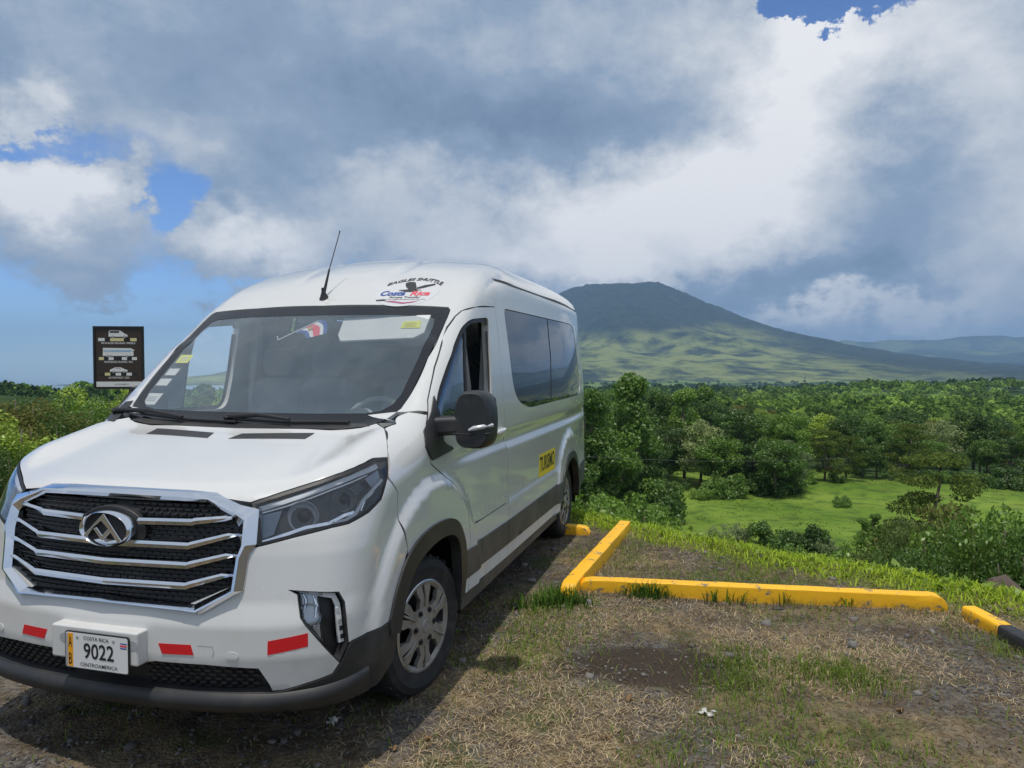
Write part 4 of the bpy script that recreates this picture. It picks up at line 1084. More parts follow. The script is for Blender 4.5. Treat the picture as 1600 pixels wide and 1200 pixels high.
# fender between hood, lamp, bumper, arch, door and pillar
def pt(dom3, u): return surf(dom3, [u])[0][0]
hs = [pt(d_top, q) for q in [(-.142, .772), (-.221, .852), (-.337, .920), (-.398, .952)]]
hl_r = [pt(d_nose, q) for q in [(1.112, 1.283), (1.074, 1.204)]]
bs = [pt(d_nose, q) for q in [(1.128, 1.132), (1.128, 1.00), (1.178, .86)]]
FEND = [(-.119, 1.427), (-.075, 1.449), (-.036, 1.467), (.003, 1.452), (-.056, 1.387), (-.089, 1.28), (-.064, 1.208), (.098, 1.127), (.296, 1.017), (.426, .878), (.466, .72), (.458, .55), (.441, .40), (.36, .41)]
FARCH = [(.36, .46), (.378, .635), (.330, .745), (.238, .842), (.075, .888), (-.212, .884), (-.400, .820)]
FEND += FARCH + [(p[0] + .003, p[2]) for p in bs[::-1]] + [(p[0] + .003, p[2]) for p in hl_r[::-1]] + [(p[0], p[2]) for p in hs[::-1]]
# dark depth of the shut lines
for s_ in (1, -1):
    ribbon('shut_line', d_side, [DOOR[i] for i in range(20, len(DOOR))] + DOOR[:16], .016, mink, VAN, off=-.004, van_side=s_)
    ribbon('shut_line', d_side, [(p[0], p[2]) for p in bs], .016, mink, VAN, off=-.004, van_side=s_)
for sg_ in (1, -1):
    ribbon('shut_line', d_top, [(-.425, .950 * sg_), (-.337, .9185 * sg_), (-.221, .850 * sg_), (-.142, .770 * sg_)], .016, mink, VAN, off=-.005)
both('fender', d_side, FEND, mw, VAN, sp=.035, flange=.022)

# arch trims and liners
AO = [(-.598, .585), (-.540, .703), (-.425, .832), (-.222, .903), (.080, .907), (.252, .860), (.348, .752), (.392, .635), (.372, .506), (.352, .400)]
AI = [(-.505, .50), (-.445, .642), (-.363, .739), (-.217, .797), (-.023, .819), (.165, .803), (.262, .738), (.292, .629), (.290, .40)]
def chaik(l, it=2):
    P = [np.array(p, float) for p in l]
    for _ in range(it):
        Q = [P[0]]
        for a, c_ in zip(P[:-1], P[1:]): Q += [a * .75 + c_ * .25, a * .25 + c_ * .75]
        P = Q + [P[-1]]
    return [tuple(p) for p in P]
AOs, AIs = chaik(AO), chaik(AI)
both('wheel_arch_trim', d_side, AOs + [(.29, .40)] + AIs[::-1] + [(-.60, .52)], mblk, VAN, sp=.04, off=.012, flange=.06)
RO = arc(RHX - .04, .36, .50, 178, -2, 24); RI = arc(RHX - .04, .36, .43, 178, -2, 24)
both('wheel_arch_trim', d_side, RO + RI[::-1], mblk, VAN, sp=.05, off=.012, flange=.06)
# grey cladding along the flank, white sill, step
both('side_cladding', d_side, [(.365, .648), (1.308, .630), (1.308, .472), (.352, .492)], mgrey, VAN, sp=.06, off=.010, flange=.016)
both('side_cladding', d_side, [(1.313, .630), (3.045, .626), (3.045, .452), (1.313, .472)], mgrey, VAN, sp=.06, off=.010, flange=.016)
both('rear_cladding', d_side, [(RHX + .46, .63), (4.76, .63), (4.76, .40), (RHX + .46, .38)], mgrey, VAN, sp=.06, off=.010, flange=.016)
for sg in (1, -1):
    m_ = MB(); m_.box((1.75, .995 * sg, .352), (2.62, .05, .035)).box((1.75, .975 * sg, .305), (2.60, .07, .05))
    m_.build('side_step', mgrey, VAN, van=True, bevel=.006)
# rear skin
REAR = [(-.86, .40), (.86, .40), (.90, .9), (.885, 1.5), (.83, 2.20), (.74, 2.34), (.4, 2.42), (-.4, 2.42), (-.74, 2.34), (-.83, 2.20), (-.885, 1.5), (-.90, .9)]
panel('rear_door', d_rear, REAR, mw, VAN, sp=.08, flange=.03)
for sg in (1, -1):
    m_ = MB(); m_.tube([(4.80, .86 * sg, .95), (4.825, .86 * sg, 1.12), (4.82, .86 * sg, 1.32)], [.02, .03, .02], 8, flat=.4)
    m_.build('tail_lamp', mred2, VAN, van=True, smooth=True)
for sg in (1, -1):
    m_ = MB(); m_.box((RHX + .42, .83 * sg, .36), (.012, .24, .42)).build('mud_flap', mblk, VAN, van=True)
    m_ = MB(); m_.box((.44, .86 * sg, .24), (.012, .20, .22)).build('mud_flap', mblk, VAN, van=True)
# belly and wheel wells so nothing shines through from below
m_ = MB(); m_.box((1.95, 0, .42), (5.4, 1.30, .06)).box((1.75, 0, .36), (2.3, 1.75, .10))
m_.build('underbody', mdark, VAN, van=True)
for hx in (0.0, RHX):
    for sg in (1, -1):
        m_ = MB(); prof = [(.47, -.36), (.47, .0)]
        m_.lathe([(.10, -.36), (.50, -.36), (.50, .045)], (hx - (.03 if hx == 0 else .04), .955 * sg, .37), (0, sg, 0), 28, math.pi * .93, math.pi * 2.07)
        m_.build('wheel_well', mdark, VAN, van=True)
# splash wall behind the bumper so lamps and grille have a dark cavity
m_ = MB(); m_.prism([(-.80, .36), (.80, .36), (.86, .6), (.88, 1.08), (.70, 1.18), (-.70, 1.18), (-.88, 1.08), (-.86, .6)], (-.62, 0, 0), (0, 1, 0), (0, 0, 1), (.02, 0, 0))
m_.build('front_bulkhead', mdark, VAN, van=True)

# ---- wheels
def wheel(name, cx, cy, sg, steer=0.0, parent=None):
    w_ = empty(name); w_.parent = parent
    w_.location = (cx, -cy, .354); w_.rotation_euler = (0, 0, steer)
    ax = (0, -sg, 0)
    t = MB()
    R0 = .335
    prof = [(.232, -.11), (.26, -.112), (.305, -.120), (.338, -.112), (.352, -.094), (.359, -.07), (.360, -.034), (.353, -.033), (.353, -.027), (.360, -.026), (.360, .026), (.353, .027), (.353, .033), (.360, .034), (.359, .07), (.352, .094), (.338, .112), (.312, .120), (.305, .1235), (.298, .120), (.262, .114), (.232, .108)]
    t.lathe([(r, h) for r, h in prof], (0, 0, 0), ax, 56)
    for k in range(56):          # shoulder lugs
        g = 2 * math.pi * k / 56
        for hh in (-.082, .082):
            if k % 2: continue
            d = Vector((math.cos(g), 0, math.sin(g)))
            t.box(tuple(d * .357 + Vector((0, hh, 0))), (.010, .036, .016), (0, -g, 0))
    t.build('tyre', mrub, w_, smooth=True, angle=30)
    r_ = MB(); r_.lathe([(.10, .02), (.225, .03), (.238, .085), (.240, .108), (.233, .112), (.228, .10)], (0, 0, 0), ax, 48)
    r_.build('rim', msatin, w_, smooth=True)
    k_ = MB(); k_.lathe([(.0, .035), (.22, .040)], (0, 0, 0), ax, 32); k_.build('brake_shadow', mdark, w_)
    # hubcap: six broad petals each with a slot pair, rim ring and centre
    h = MB()
    def P3(r, a, hgt): return (r * math.cos(a), -sg * hgt, r * math.sin(a))
    h.lathe([(.205, .100), (.222, .112), (.232, .112), (.236, .100)], (0, 0, 0), ax, 48)
    h.lathe([(.0, .128), (.030, .128), (.036, .122), (.07, .118), (.108, .112), (.112, .100)], (0, 0, 0), ax, 36)
    for i in range(6):
        a = math.pi / 2 + i * math.pi / 3
        # petal between slots
        pl = [(.105, -.30, .112), (.155, -.215, .116), (.212, -.235, .108), (.212, -.10, .110), (.16, -.07, .117), (.16, .07, .117), (.212, .10, .110), (.212, .235, .108), (.155, .215, .116), (.105, .30, .112)]
        for sgn in (-1, 1):
            # two lobes leaving a thin slot in the middle
            lobe = [(.100, sgn * .02, .113), (.150, sgn * .045, .119), (.216, sgn * .085, .109), (.216, sgn * .30, .107), (.190, sgn * .33, .110), (.150, sgn * .26, .116), (.118, sgn * .38, .112), (.100, sgn * .50, .112)]
            top = [P3(r, a + t_, hg) for r, t_, hg in lobe]; bot = [P3(r, a + t_, hg - .022) for r, t_, hg in lobe]
            h.add(top + bot, [tuple(range(8)), tuple(range(15, 7, -1))] + [(j, 8 + j, 8 + (j + 1) % 8, (j + 1) % 8) for j in range(8)])
        a2 = a
        h.tube([P3(.105, a2, .116), P3(.16, a2, .122), P3(.218, a2, .112)], [.006, .0075, .006], 8)
    h.build('hubcap', mhub, w_, smooth=True, angle=25)
    nm_ = None
    for i in range(6):
        nb = MB()
        a = math.pi / 2 + (i + .5) * math.pi / 3
        c0 = Vector(P3(.083, a, .0))
        nb.lathe([(.0, .128), (.007, .128), (.009, .118)], tuple(c0), ax, 6)
        nb.lathe([(.013, .1195), (.016, .1205), (.017, .115)], tuple(c0), ax, 14)
        nb.build('lug_nut', mbulb, w_, smooth=True, angle=30)
    e_ = MB()
    for poly in ([(-.018, -.012), (0, .022), (.018, -.012), (.011, -.012), (0, .010), (-.011, -.012)],):
        e_.prism(poly, (0, -sg * .1285, 0), (1, 0, 0), (0, 0, 1), (0, -sg * .0012, 0))
    e_.build('centre_mark', mgtrim, w_)
    return w_
wheel('front_wheel', 0.0, .865, 1, math.radians(-10.5), VAN)
wheel('front_wheel', 0.0, -.865, -1, math.radians(-10.5), VAN)
wheel('rear_wheel', RHX + .02, .865, 1, 0, VAN)
wheel('rear_wheel', RHX + .02, -.865, -1, 0, VAN)

# ---- grille
def fpos(y, z, off=0.0):
    P, N = surf(d_front, [(y, z)], 0); return P[0] + np.array([-1, 0, 0]) * off
GRI = empty('grille'); GRI.parent = VAN
go = [(0, 1.190), (.30, 1.189), (.43, 1.183), (.556, 1.143), (.636, 1.125), (.652, .992), (.628, .955), (.618, .812), (.465, .720), (.40, .728), (.0, .738)]
gi = [(0, 1.156), (.30, 1.153), (.424, 1.149), (.545, 1.098), (.572, 1.06), (.573, .993), (.566, .93), (.558, .822), (.428, .757), (.38, .757), (.0, .764)]
def ring_strip(go_, gi_, offo, offi, offm, name, mat, parent):
    O_ = mirror_half(go_); I_ = mirror_half(gi_)
    k = len(O_); V = []; F = []
    for o_, i_ in zip(O_, I_):
        o_ = np.array(o_); i_ = np.array(i_); mid = (o_ + i_) / 2
        V += [fpos(*o_, -.03), fpos(*o_, offo), fpos(*(o_ * .62 + i_ * .38), offm), fpos(*(o_ * .45 + i_ * .55), offm), fpos(*i_, offi), fpos(*i_, -.06)]
    for j in range(k):
        a, b_ = j * 6, ((j + 1) % k) * 6
        for q in range(5): F.append((a + q, a + q + 1, b_ + q + 1, b_ + q))
    m = MB(); m.add(V, F)
    return m.build(name, mat, parent, van=True, smooth=True, angle=20)
ring_strip(go, gi, .006, .004, .030, 'grille_surround', mchrome, GRI)
bk = [(0, 1.16), (.42, 1.155), (.56, 1.10), (.58, .99), (.57, .81), (.43, .75), (0, .755)]
BKL = mirror_half(bk)
panel('grille_back', d_front, BKL, mblk, GRI, sp=.06, off=-.030, flange=0)
gm = MB()
ROWS = [(1.125, 1.150), (1.095, 1.118)]
for row in range(22):
    z0 = .772 + row * .0172
    for k in range(-15, 16):
        u0 = k * .037 + (row % 2) * .0185
        if not inside(np.array([(u0 - .02, z0 - .006), (u0 + .02, z0 + .008)]), np.array(BKL)).all(): continue
        if math.hypot((u0 + .0) / .16, (z0 - 1.037) / .10) < 1: continue
        x0 = fpos(u0, z0, 0)[0] + .024
        gm.box((x0, u0, z0), (.014, .030, .0055))
g_ = gm.build('grille_mesh', mblk, GRI, van=True); g_['kind'] = 'stuff'
def bar(zc, zs, half_w, y0=0.0, hgt=.030):
    """one chromed louvre: level in the middle, kicked up at the ends"""
    for sg in (1, -1):
        st = [(y0, zc), (.385, zc + .004), (.395, zc + .008), (half_w - .03, zs), (half_w, zs + .003)]
        m = MB(); V = []; F = []
        for i, (y, z) in enumerate(st):
            hh = hgt / 2 * (1.0 if i < 3 else (.8 if i == 3 else .35)); xx = fpos(y, z, 0)[0]
            V += [(xx + .02, y * sg, z + hh), (xx - .012, y * sg, z + hh * .92), (xx - .020, y * sg, z + hh * .2), (xx - .012, y * sg, z - hh * .9), (xx + .02, y * sg, z - hh)]
        for i in range(len(st) - 1):
            for q in range(4): F.append((i * 5 + q, i * 5 + q + 1, (i + 1) * 5 + q + 1, (i + 1) * 5 + q))
        F += [(0, 1, 2, 3, 4), tuple((len(st) - 1) * 5 + q for q in range(5))]
        m.add(V, F); m.build('grille_bar', mchrome, GRI, van=True, smooth=True, angle=18)
bar(1.072, 1.092, .545, .140); bar(.980, 1.026, .572, .0); bar(.903, .948, .572, .0); bar(.823, .870, .562, .0)
# badge: oval ring with the folded chevron mark
bx = fpos(0, 1.037)[0] - .030
bd = MB(); V = []; F = []
K = 48
for k in range(K):
    g = 2 * math.pi * k / K
    for rr, xo in ((1.0, .03), (1.0, -.004), (.93, -.014), (.84, -.004), (.84, .012)):
        V.append((bx + xo, -.046 + .130 * rr * math.cos(g), 1.037 + .075 * rr * math.sin(g)))
for k in range(K):
    for q in range(4): F.append((k * 5 + q, k * 5 + q + 1, ((k + 1) % K) * 5 + q + 1, ((k + 1) % K) * 5 + q))
bd.add([(x, y + .046, z) for x, y, z in V], F)
BADGE = bd.build('badge', mchrome, VAN, van=True, smooth=True, angle=50)
m = MB(); m.prism([(.125 * math.cos(g), .072 * math.sin(g)) for g in np.linspace(0, 2 * math.pi, 40, endpoint=False)], (bx + .006, 0, 1.037), (0, 1, 0), (0, 0, 1), (.03, 0, 0))
m.build('badge_ground', mink, BADGE, van=True)
m = MB(); m.prism([(.17 * math.cos(g), .098 * math.sin(g)) for g in np.linspace(0, 2 * math.pi, 40, endpoint=False)], (bx + .034, 0, 1.030), (0, 1, 0), (0, 0, 1), (.03, 0, 0))
m.build('badge_socket', mblk, GRI, van=True, bevel=.006)
# mark drawn in badge units (x right as seen from the front, y up)
def ridge(poly_out, name):
    m = MB(); pts = [np.array(p) for p in poly_out]
    m.prism([(p[0] * .130, p[1] * .075) for p in pts], (bx - .010, 0, 1.037), (0, 1, 0), (0, 0, 1), (.018, 0, 0))
    return m.build(name, mchrome, BADGE, van=True, bevel=.003)
ridge([(-.86, -.50), (-.02, .86), (.02, .86), (.72, -.66), (.50, -.66), (.20, -.02), (-.10, .46), (-.42, .06), (-.68, -.50)], 'badge_chevron')
ridge([(-.42, -.02), (-.08, -.66), (.30, -.12), (.20, .10), (-.06, -.34), (-.28, .10)], 'badge_fold')

# ---- headlamps
def headlamp(sg):
    R = empty('headlight'); R.parent = VAN
    def q(pts, off): 
        P, N = surf(d_nose, pts, off); return [(p[0], p[1] * sg, p[2]) for p in P]
    panel('lamp_housing', d_nose, shrink(HL, .003), mbulb, R, sp=.05, off=-.055, flange=0, side=sg)
    panel('lamp_bezel', d_nose, shrink(HL, .0025), mink, R, holes=[shrink(HL, .014)], sp=.04, off=-.001, flange=.055, side=sg)
    # wall between cover and housing
    # daytime strip under the top edge
    def strip(pts, w, off, mat, name, dep=.012):
        L = densify(pts, .03, False); up = []; dn = []
        for i in range(len(L)):
            t = L[min(i + 1, len(L) - 1)] - L[max(i - 1, 0)]; t /= np.linalg.norm(t); nn = np.array([-t[1], t[0]])
            up.append(L[i] + nn * w / 2); dn.append(L[i] - nn * w / 2)
        a = q(up, off); b_ = q(dn, off); c_ = q(up, off - dep); d_ = q(dn, off - dep)
        V = []; F = []
        for i in range(len(L)): V += [c_[i], a[i], b_[i], d_[i]]
        for i in range(len(L) - 1):
            for k in range(3): F.append((i * 4 + k, i * 4 + k + 1, i * 4 + k + 5, i * 4 + k + 4))
        m = MB(); m.add(V, F); return m.build(name, mat, R, van=True, smooth=True, angle=30)
    strip([(.562, 1.128), (.66, 1.160), (.82, 1.212), (.95, 1.250), (1.04, 1.268)], .020, -.016, mstrip, 'daytime_strip')
    strip([(.565, 1.112), (.66, 1.140), (.82, 1.194), (.98, 1.238)], .006, -.020, msatin, 'daytime_strip')
    strip([(.572, .998), (.64, 1.022), (.72, 1.050), (.80, 1.060), (.86, 1.085), (.90, 1.092)], .012, -.014, mchrome, 'lower_strip')
    strip([(.80, 1.062), (.86, 1.063), (.905, 1.085), (.94, 1.130), (1.00, 1.175), (1.05, 1.205)], .014, -.014, mstrip, 'lower_strip')
    strip([(.93, 1.092), (.955, 1.135), (1.01, 1.165), (1.055, 1.185)], .005, -.018, mchrome, 'lower_strip')
    # bowls with projector lenses
    for (u, z, rr) in ((.715, 1.098, .060), (.875, 1.150, .050)):
        P, N = surf(d_nose, [(u, z)], -.045); c0 = P[0]; nn = N[0] * .35 + np.array([-.8, .25, 0]); nn /= np.linalg.norm(nn)
        c0 = c0 - nn * .02
        m = MB(); m.lathe([(rr * .3, -.01), (rr * .75, .004), (rr, .030), (rr * 1.04, .036), (rr * 1.08, .030)], (c0[0], c0[1] * sg, c0[2]), (nn[0], nn[1] * sg, nn[2]), 28)
        m.build('lamp_bowl', mstrip if u < .8 else mlens, R, van=True, smooth=True)
        m = MB(); m.lathe([(0, .030), (rr * .25, .028), (rr * .45, .018), (rr * .5, .0)], (c0[0], c0[1] * sg, c0[2]), (nn[0], nn[1] * sg, nn[2]), 24)
        m.build('projector_lens', mtint, R, van=True, smooth=True)
    # smooth plate at the inner end
    P = q([(.572, 1.108), (.64, 1.125), (.612, 1.03), (.572, 1.012)], -.030)
    m = MB(); m.add(P, [(0, 1, 2, 3)]); m.build('inner_plate', mplt, R, van=True)
    P = q([(.97, 1.225), (1.05, 1.255), (1.055, 1.21), (1.0, 1.18)], -.030)
    m = MB(); m.add(P, [(0, 1, 2, 3)]); m.build('side_plate', mplt, R, van=True)
    panel('lamp_cover', d_nose, shrink(HL, .006), mclear, R, sp=.04, off=-.002, flange=0, side=sg)
headlamp(1); headlamp(-1)

# ---- fog lamps in their corner recess (outer trim lost, clips show)
def foglamp(sg):
    R = empty('fog_light'); R.parent = VAN
    panel('fog_recess', d_nose, FOG, mink, R, sp=.05, off=-.055, flange=0, side=sg)
    wall = panel('recess_wall', d_nose, [tuple(p) for p in FOG], mblk, R, holes=[shrink(FOG, .004)], sp=.04, off=-.002, flange=.05, side=sg)
    lens = [(.668, .796), (.755, .784), (.770, .60), (.782, .575), (.724, .66), (.705, .70), (.697, .79)]
    panel('fog_bowl', d_nose, shrink(lens, .004), mlens, R, sp=.04, off=-.042, flange=.0, side=sg)
    P, N = surf(d_nose, [(.728, .715)], -.038); c0 = P[0]
    m = MB(); m.lathe([(0, -.030), (.018, -.026), (.034, -.012), (.044, .004), (.050, .014)], (c0[0], c0[1] * sg, c0[2]), (-.92, .38 * sg, 0), 24)
    m.build('fog_reflector', mchrome, R, van=True, smooth=True)
    for z0_, z1_, uu in ((.735, .79, .712), (.70, .78, .745)):
        q0 = surf(d_nose, [(uu, z0_), (uu + .006, (z0_ + z1_) / 2), (uu - .004, z1_)], -.034)[0]
        m = MB(); m.tube([(p[0], p[1] * sg, p[2]) for p in q0], [.005, .008, .004], 8); m.build('fog_facet', mchrome, R, van=True, smooth=True)
    m = MB()
    A_ = surf(d_nose, [(.705, .628), (.772, .560)], -.03)[0]
    panel('fog_cover', d_nose, lens, mclear, R, sp=.05, off=-.018, flange=.01, side=sg)
    clip = [(.668, .809), (.815, .780), (.832, .740), (.846, .575), (.826, .575), (.815, .735), (.803, .762), (.70, .796)]
    panel('clip_rail', d_nose, clip, mvinyl, R, sp=.04, off=-.022, flange=.012, side=sg)
    for k, (u, z) in enumerate([(.72, .797), (.765, .787), (.824, .715), (.831, .665), (.836, .635), (.839, .60)]):
        panel('clip', d_nose, [(u - .007, z - .010), (u + .006, z - .010), (u + .006, z + .008), (u - .007, z + .008)], mink if k > 3 else mgtrim, R, sp=.02, off=-.019, flange=.003, side=sg)
foglamp(1); foglamp(-1)

# ---- reflectors, sensors, plate
both('reflector', d_nose, [(.600, .619), (.721, .643), (.721, .590), (.599, .564)], mred, VAN, sp=.06, off=.0015, flange=.003)
both('reflector', d_nose, [(.236, .598), (.352, .600), (.362, .560), (.250, .557)], mred, VAN, sp=.06, off=.0015, flange=.003)
ribbon('old_sticker_edge', d_nose, [(.375, .598), (.425, .596), (.430, .570), (.425, .560)], .003, mgtrim, VAN, off=.0006, sp=.03)
both('parking_sensor', d_nose, [(.49 + .019 * math.cos(g), .560 + .017 * math.sin(g)) for g in np.linspace(0, 6.283, 18, endpoint=False)], mw, VAN, sp=.02, off=.002, flange=.004)
px_ = fpos(0, .58)[0]
m = MB(); m.box((px_ - .012, .016, .583), (.07, .432, .138)); PB = m.build('plate_holder', mw, VAN, van=True, bevel=.010)
for sg in (1, -1):
    m = MB(); m.prism([(.030 * math.cos(g), .020 * math.sin(g)) for g in np.linspace(0, 6.283, 20, endpoint=False)], (px_ - .0485, .165 * sg + .040, .600), (0, 1, 0), (0, 0, 1), (.001, 0, 0)); m.build('holder_slot', mgtrim, PB, van=True)
XP = px_ - .056
def rrect(w, h, r, k=5):
    out = []
    for cx, cz, a in ((w / 2 - r, h / 2 - r, 0), (-w / 2 + r, h / 2 - r, 90), (-w / 2 + r, -h / 2 + r, 180), (w / 2 - r, -h / 2 + r, 270)):
        out += [(cx + r * math.cos(math.radians(a + 90 * i / k)), cz + r * math.sin(math.radians(a + 90 * i / k))) for i in range(k + 1)]
    return out
PZ = .558; PY = .040
PL = empty('number_plate'); PL.parent = VAN
m = MB(); m.prism(rrect(.318, .152, .012), (XP, PY, PZ), (0, 1, 0), (0, 0, 1), (.006, 0, 0)); m.build('plate_rim', mink, PL, van=True)
m = MB(); m.prism(rrect(.308, .142, .009), (XP - .001, PY, PZ), (0, 1, 0), (0, 0, 1), (.004, 0, 0)); m.build('plate_face', mplate, PL, van=True)
m = MB(); m.prism([(-.142, -.068), (-.117, -.068), (-.117, .068), (-.142, .068)], (XP - .0018, PY, PZ), (0, 1, 0), (0, 0, 1), (.002, 0, 0)); m.build('plate_band', morange, PL, van=True)
m = MB(); m.prism([(-.154, -.066), (-.144, -.066), (-.144, .066), (-.154, .066)], (XP - .0018, PY, PZ), (0, 1, 0), (0, 0, 1), (.002, 0, 0)); m.build('plate_band', mgtrim, PL, van=True)
for (z0, z1, mt) in ((.047, .051, mblue), (.036, .043, mredp), (.028, .032, mblue)):
    m = MB(); m.prism([(.118, z0), (.150, z0), (.150, z1), (.118, z1)], (XP - .0018, PY, PZ), (0, 1, 0), (0, 0, 1), (.002, 0, 0)); m.build('plate_flag', mt, PL, van=True)
for yy in (-.095, .085):
    m = MB(); m.lathe([(0, .003), (.006, .002), (.007, 0)], (XP - .001, yy + PY, PZ + .055), (-1, 0, 0), 10); m.build('plate_screw', mgtrim, PL, van=True)

def text_mesh(txt, size, bold=0.0, sx=1.0, spacing=1.0, shear=0.0):
    cu = bpy.data.curves.new('lettering', 'FONT'); cu.body = txt; cu.size = size; cu.align_x = 'CENTER'; cu.align_y = 'CENTER'
    cu.offset = bold; cu.space_character = spacing; cu.shear = shear; cu.resolution_u = 3
    o = bpy.data.objects.new('lettering', cu); COL.objects.link(o)
    dg = bpy.context.evaluated_depsgraph_get(); me = bpy.data.meshes.new_from_object(o.evaluated_get(dg))
    V = np.array([tuple(v.co) for v in me.vertices]) if len(me.vertices) else np.zeros((0, 3))
    F = [tuple(p.vertices) for p in me.polygons]
    COL.objects.unlink(o); bpy.data.objects.remove(o); bpy.data.curves.remove(cu); bpy.data.meshes.remove(me)
    # centre by extent
    if len(V):
        mn, mx = V.min(0), V.max(0); V = V - (mn + mx) / 2
    V[:, 0] *= sx
    return V, F
def fit_text(txt, w, h, **kw):
    V, F = text_mesh(txt, 1.0, **kw); e = V.max(0) - V.min(0)
    V[:, 0] *= w / e[0]; V[:, 1] *= h / e[1]
    return V, F
def plate_text(txt, cy, cz, w, h, mat=mink, bold=.02):
    V, F = fit_text(txt, w, h, bold=bold)
    m = MB(); m.add([(XP - .0024, cy + PY + p[0], PZ + cz + p[1]) for p in V], F); return m.build('plate_lettering', mat, PL, van=True)
plate_text('9022', .012, .003, .150, .064, bold=.012)
plate_text('COSTA RICA', .000, .054, .125, .015, bold=.004)
plate_text('CENTROAMERICA', .012, -.054, .185, .015, bold=.004)
plate_text('A', -.130, .034, .018, .046, bold=.004); plate_text('B', -.130, -.036, .016, .046, bold=.004)

# ---- lettering on the skin
def skin_text(txt, dom, c, w, h, mat, parent, off=.003, name='lettering', flip=False, ang=0.0, bold=.02, shear=0.0, warp=None):
    V, F = fit_text(txt, w, h, bold=bold, shear=shear)
    U = V[:, :2] * ([-1, 1] if flip else [1, 1])
    if warp: U = np.array([warp(*p) for p in U])
    ca, sa = math.cos(ang), math.sin(ang)
    U = np.c_[U[:, 0] * ca - U[:, 1] * sa, U[:, 0] * sa + U[:, 1] * ca] + np.array(c)
    P, N = surf(dom, U, off)
    m = MB(); m.add(P, F); return m.build(name, mat, parent, van=True)
tz = [(2.285, .967), (2.880, .963), (2.868, .774), (2.262, .780)]
TS = panel('side_sticker', d_side, tz, myel, VAN, sp=.08, off=.0015, flange=.002)
skin_text('TURISMO', d_side, (2.572, .880), .545, .125, mink, TS, bold=.012)

# roof sticker in front: oval vinyl, eagle, words
SC = (.515, 2.185)           # (y, z) centre on the roof cap, seen from the front
def fr(y, z): return (SC[0] + y, SC[1] + z)
oval = [fr(.205 * math.cos(g), .100 * math.sin(g) - .012) for g in np.linspace(0, 6.2832, 40, endpoint=False)]
RS = panel('roof_sticker', d_front, oval, mdecal, VAN, sp=.04, off=.0012, flange=.002)
arcw = lambda x, y: (x * (1 + y * .8), y - (x / .17) ** 2 * .036)
skin_text('EAGLES SHUTTLE', d_front, fr(.012, .088), .36, .024, mink, RS, warp=arcw, bold=.03)
skin_text('Costa', d_front, fr(-.085, -.020), .165, .036, mblue, RS, bold=.035, shear=.15)
skin_text('Rica', d_front, fr(.095, -.022), .125, .034, mredp, RS, bold=.035, shear=.15)
skin_text('Private Transfer', d_front, fr(.010, -.050), .200, .014, mink, RS, bold=.012)
skin_text('www.eaglesshuttlecostarica.com', d_front, fr(.020, -.066), .26, .009, mink, RS, bold=.004)
def skin_poly(poly, name, mat, off=.003):
    return panel(name, d_front, [fr(*p) for p in poly], mat, RS, sp=.03, off=off, flange=0)
skin_poly([(-.055, .058), (-.035, .066), (.005, .064), (.030, .036), (.052, .010), (.095, .020), (.150, .040), (.145, .052), (.120, .046), (.085, .040), (.052, .026), (.040, .020), (.058, .004), (.090, .004), (.060, -.002), (.03, -.012), (-.02, -.010), (-.05, .000), (-.062, -.004), (-.058, .004), (-.020, .006), (-.005, .010), (-.030, .026), (-.045, .042)], 'eagle_print', mink)
skin_poly([(-.110, -.078), (-.06, -.074), (.02, -.086), (.09, -.080), (.125, -.072), (.08, -.089), (.02, -.096), (-.05, -.086)], 'swoosh_print', mpurp)
skin_poly([(-.170, -.066), (-.120, -.062), (-.100, -.068), (-.110, -.074), (-.165, -.074)], 'bird_print', mink)

# ---- antenna, wipers, mirrors
P_, N_ = surf(d_hoop, [(.745, -.035)]); ab = P_[0]
m = MB(); m.lathe([(0, .0), (.034, .0), (.026, .018), (.014, .045), (.010, .075)], tuple(ab - np.array([0, 0, .01])), (-.25, 0, 1), 16)
AN = m.build('antenna', mblk, VAN, van=True, smooth=True)
m = MB(); m.tube([tuple(ab + np.array([.0, 0, .04])), tuple(ab + np.array([.055, .006, .19])), ], [.0105, .006], 10)
m.tube([tuple(ab + np.array([.055, .006, .19])), tuple(ab + np.array([.165, .018, .435])), tuple(ab + np.array([.175, .019, .462]))], [.0035, .003, .0045], 8)
m.build('antenna_mast', mink, AN, van=True, smooth=True)
def on_ws(y, z, off): 
    P, N = surf(d_front, [(y, z)], off); return tuple(P[0])
def wiper(pv_, ys, name='wiper'):
    R = empty(name); R.parent = VAN
    m = MB(); m.tube([on_ws(pv_[0], pv_[1], .018), on_ws((pv_[0] + ys[0]) / 2, (pv_[1] + ys[1]) / 2 + .005, .042), on_ws(*ys, .034)], [.017, .012, .007], 10)
    m.lathe([(.0, .035), (.018, .03), (.022, .0)], on_ws(pv_[0], pv_[1], 0), (-.65, 0, .76), 14)
    m.build('wiper_arm', mink, R, van=True, smooth=True)
    return R
w1 = wiper((-.905, 1.435), (-.36, 1.400))
m = MB(); m.tube([on_ws(y, z, .014) for y, z in ((-.70, 1.425), (-.40, 1.405), (-.02, 1.398))], .008, 8); m.build('wiper_blade', mink, w1, van=True, smooth=True)
w2 = wiper((-.10, 1.418), (.30, 1.400))
m = MB(); m.tube([on_ws(y, z, .014) for y, z in ((-.06, 1.412), (.25, 1.402), (.62, 1.408))], .008, 8); m.build('wiper_blade', mink, w2, van=True, smooth=True)
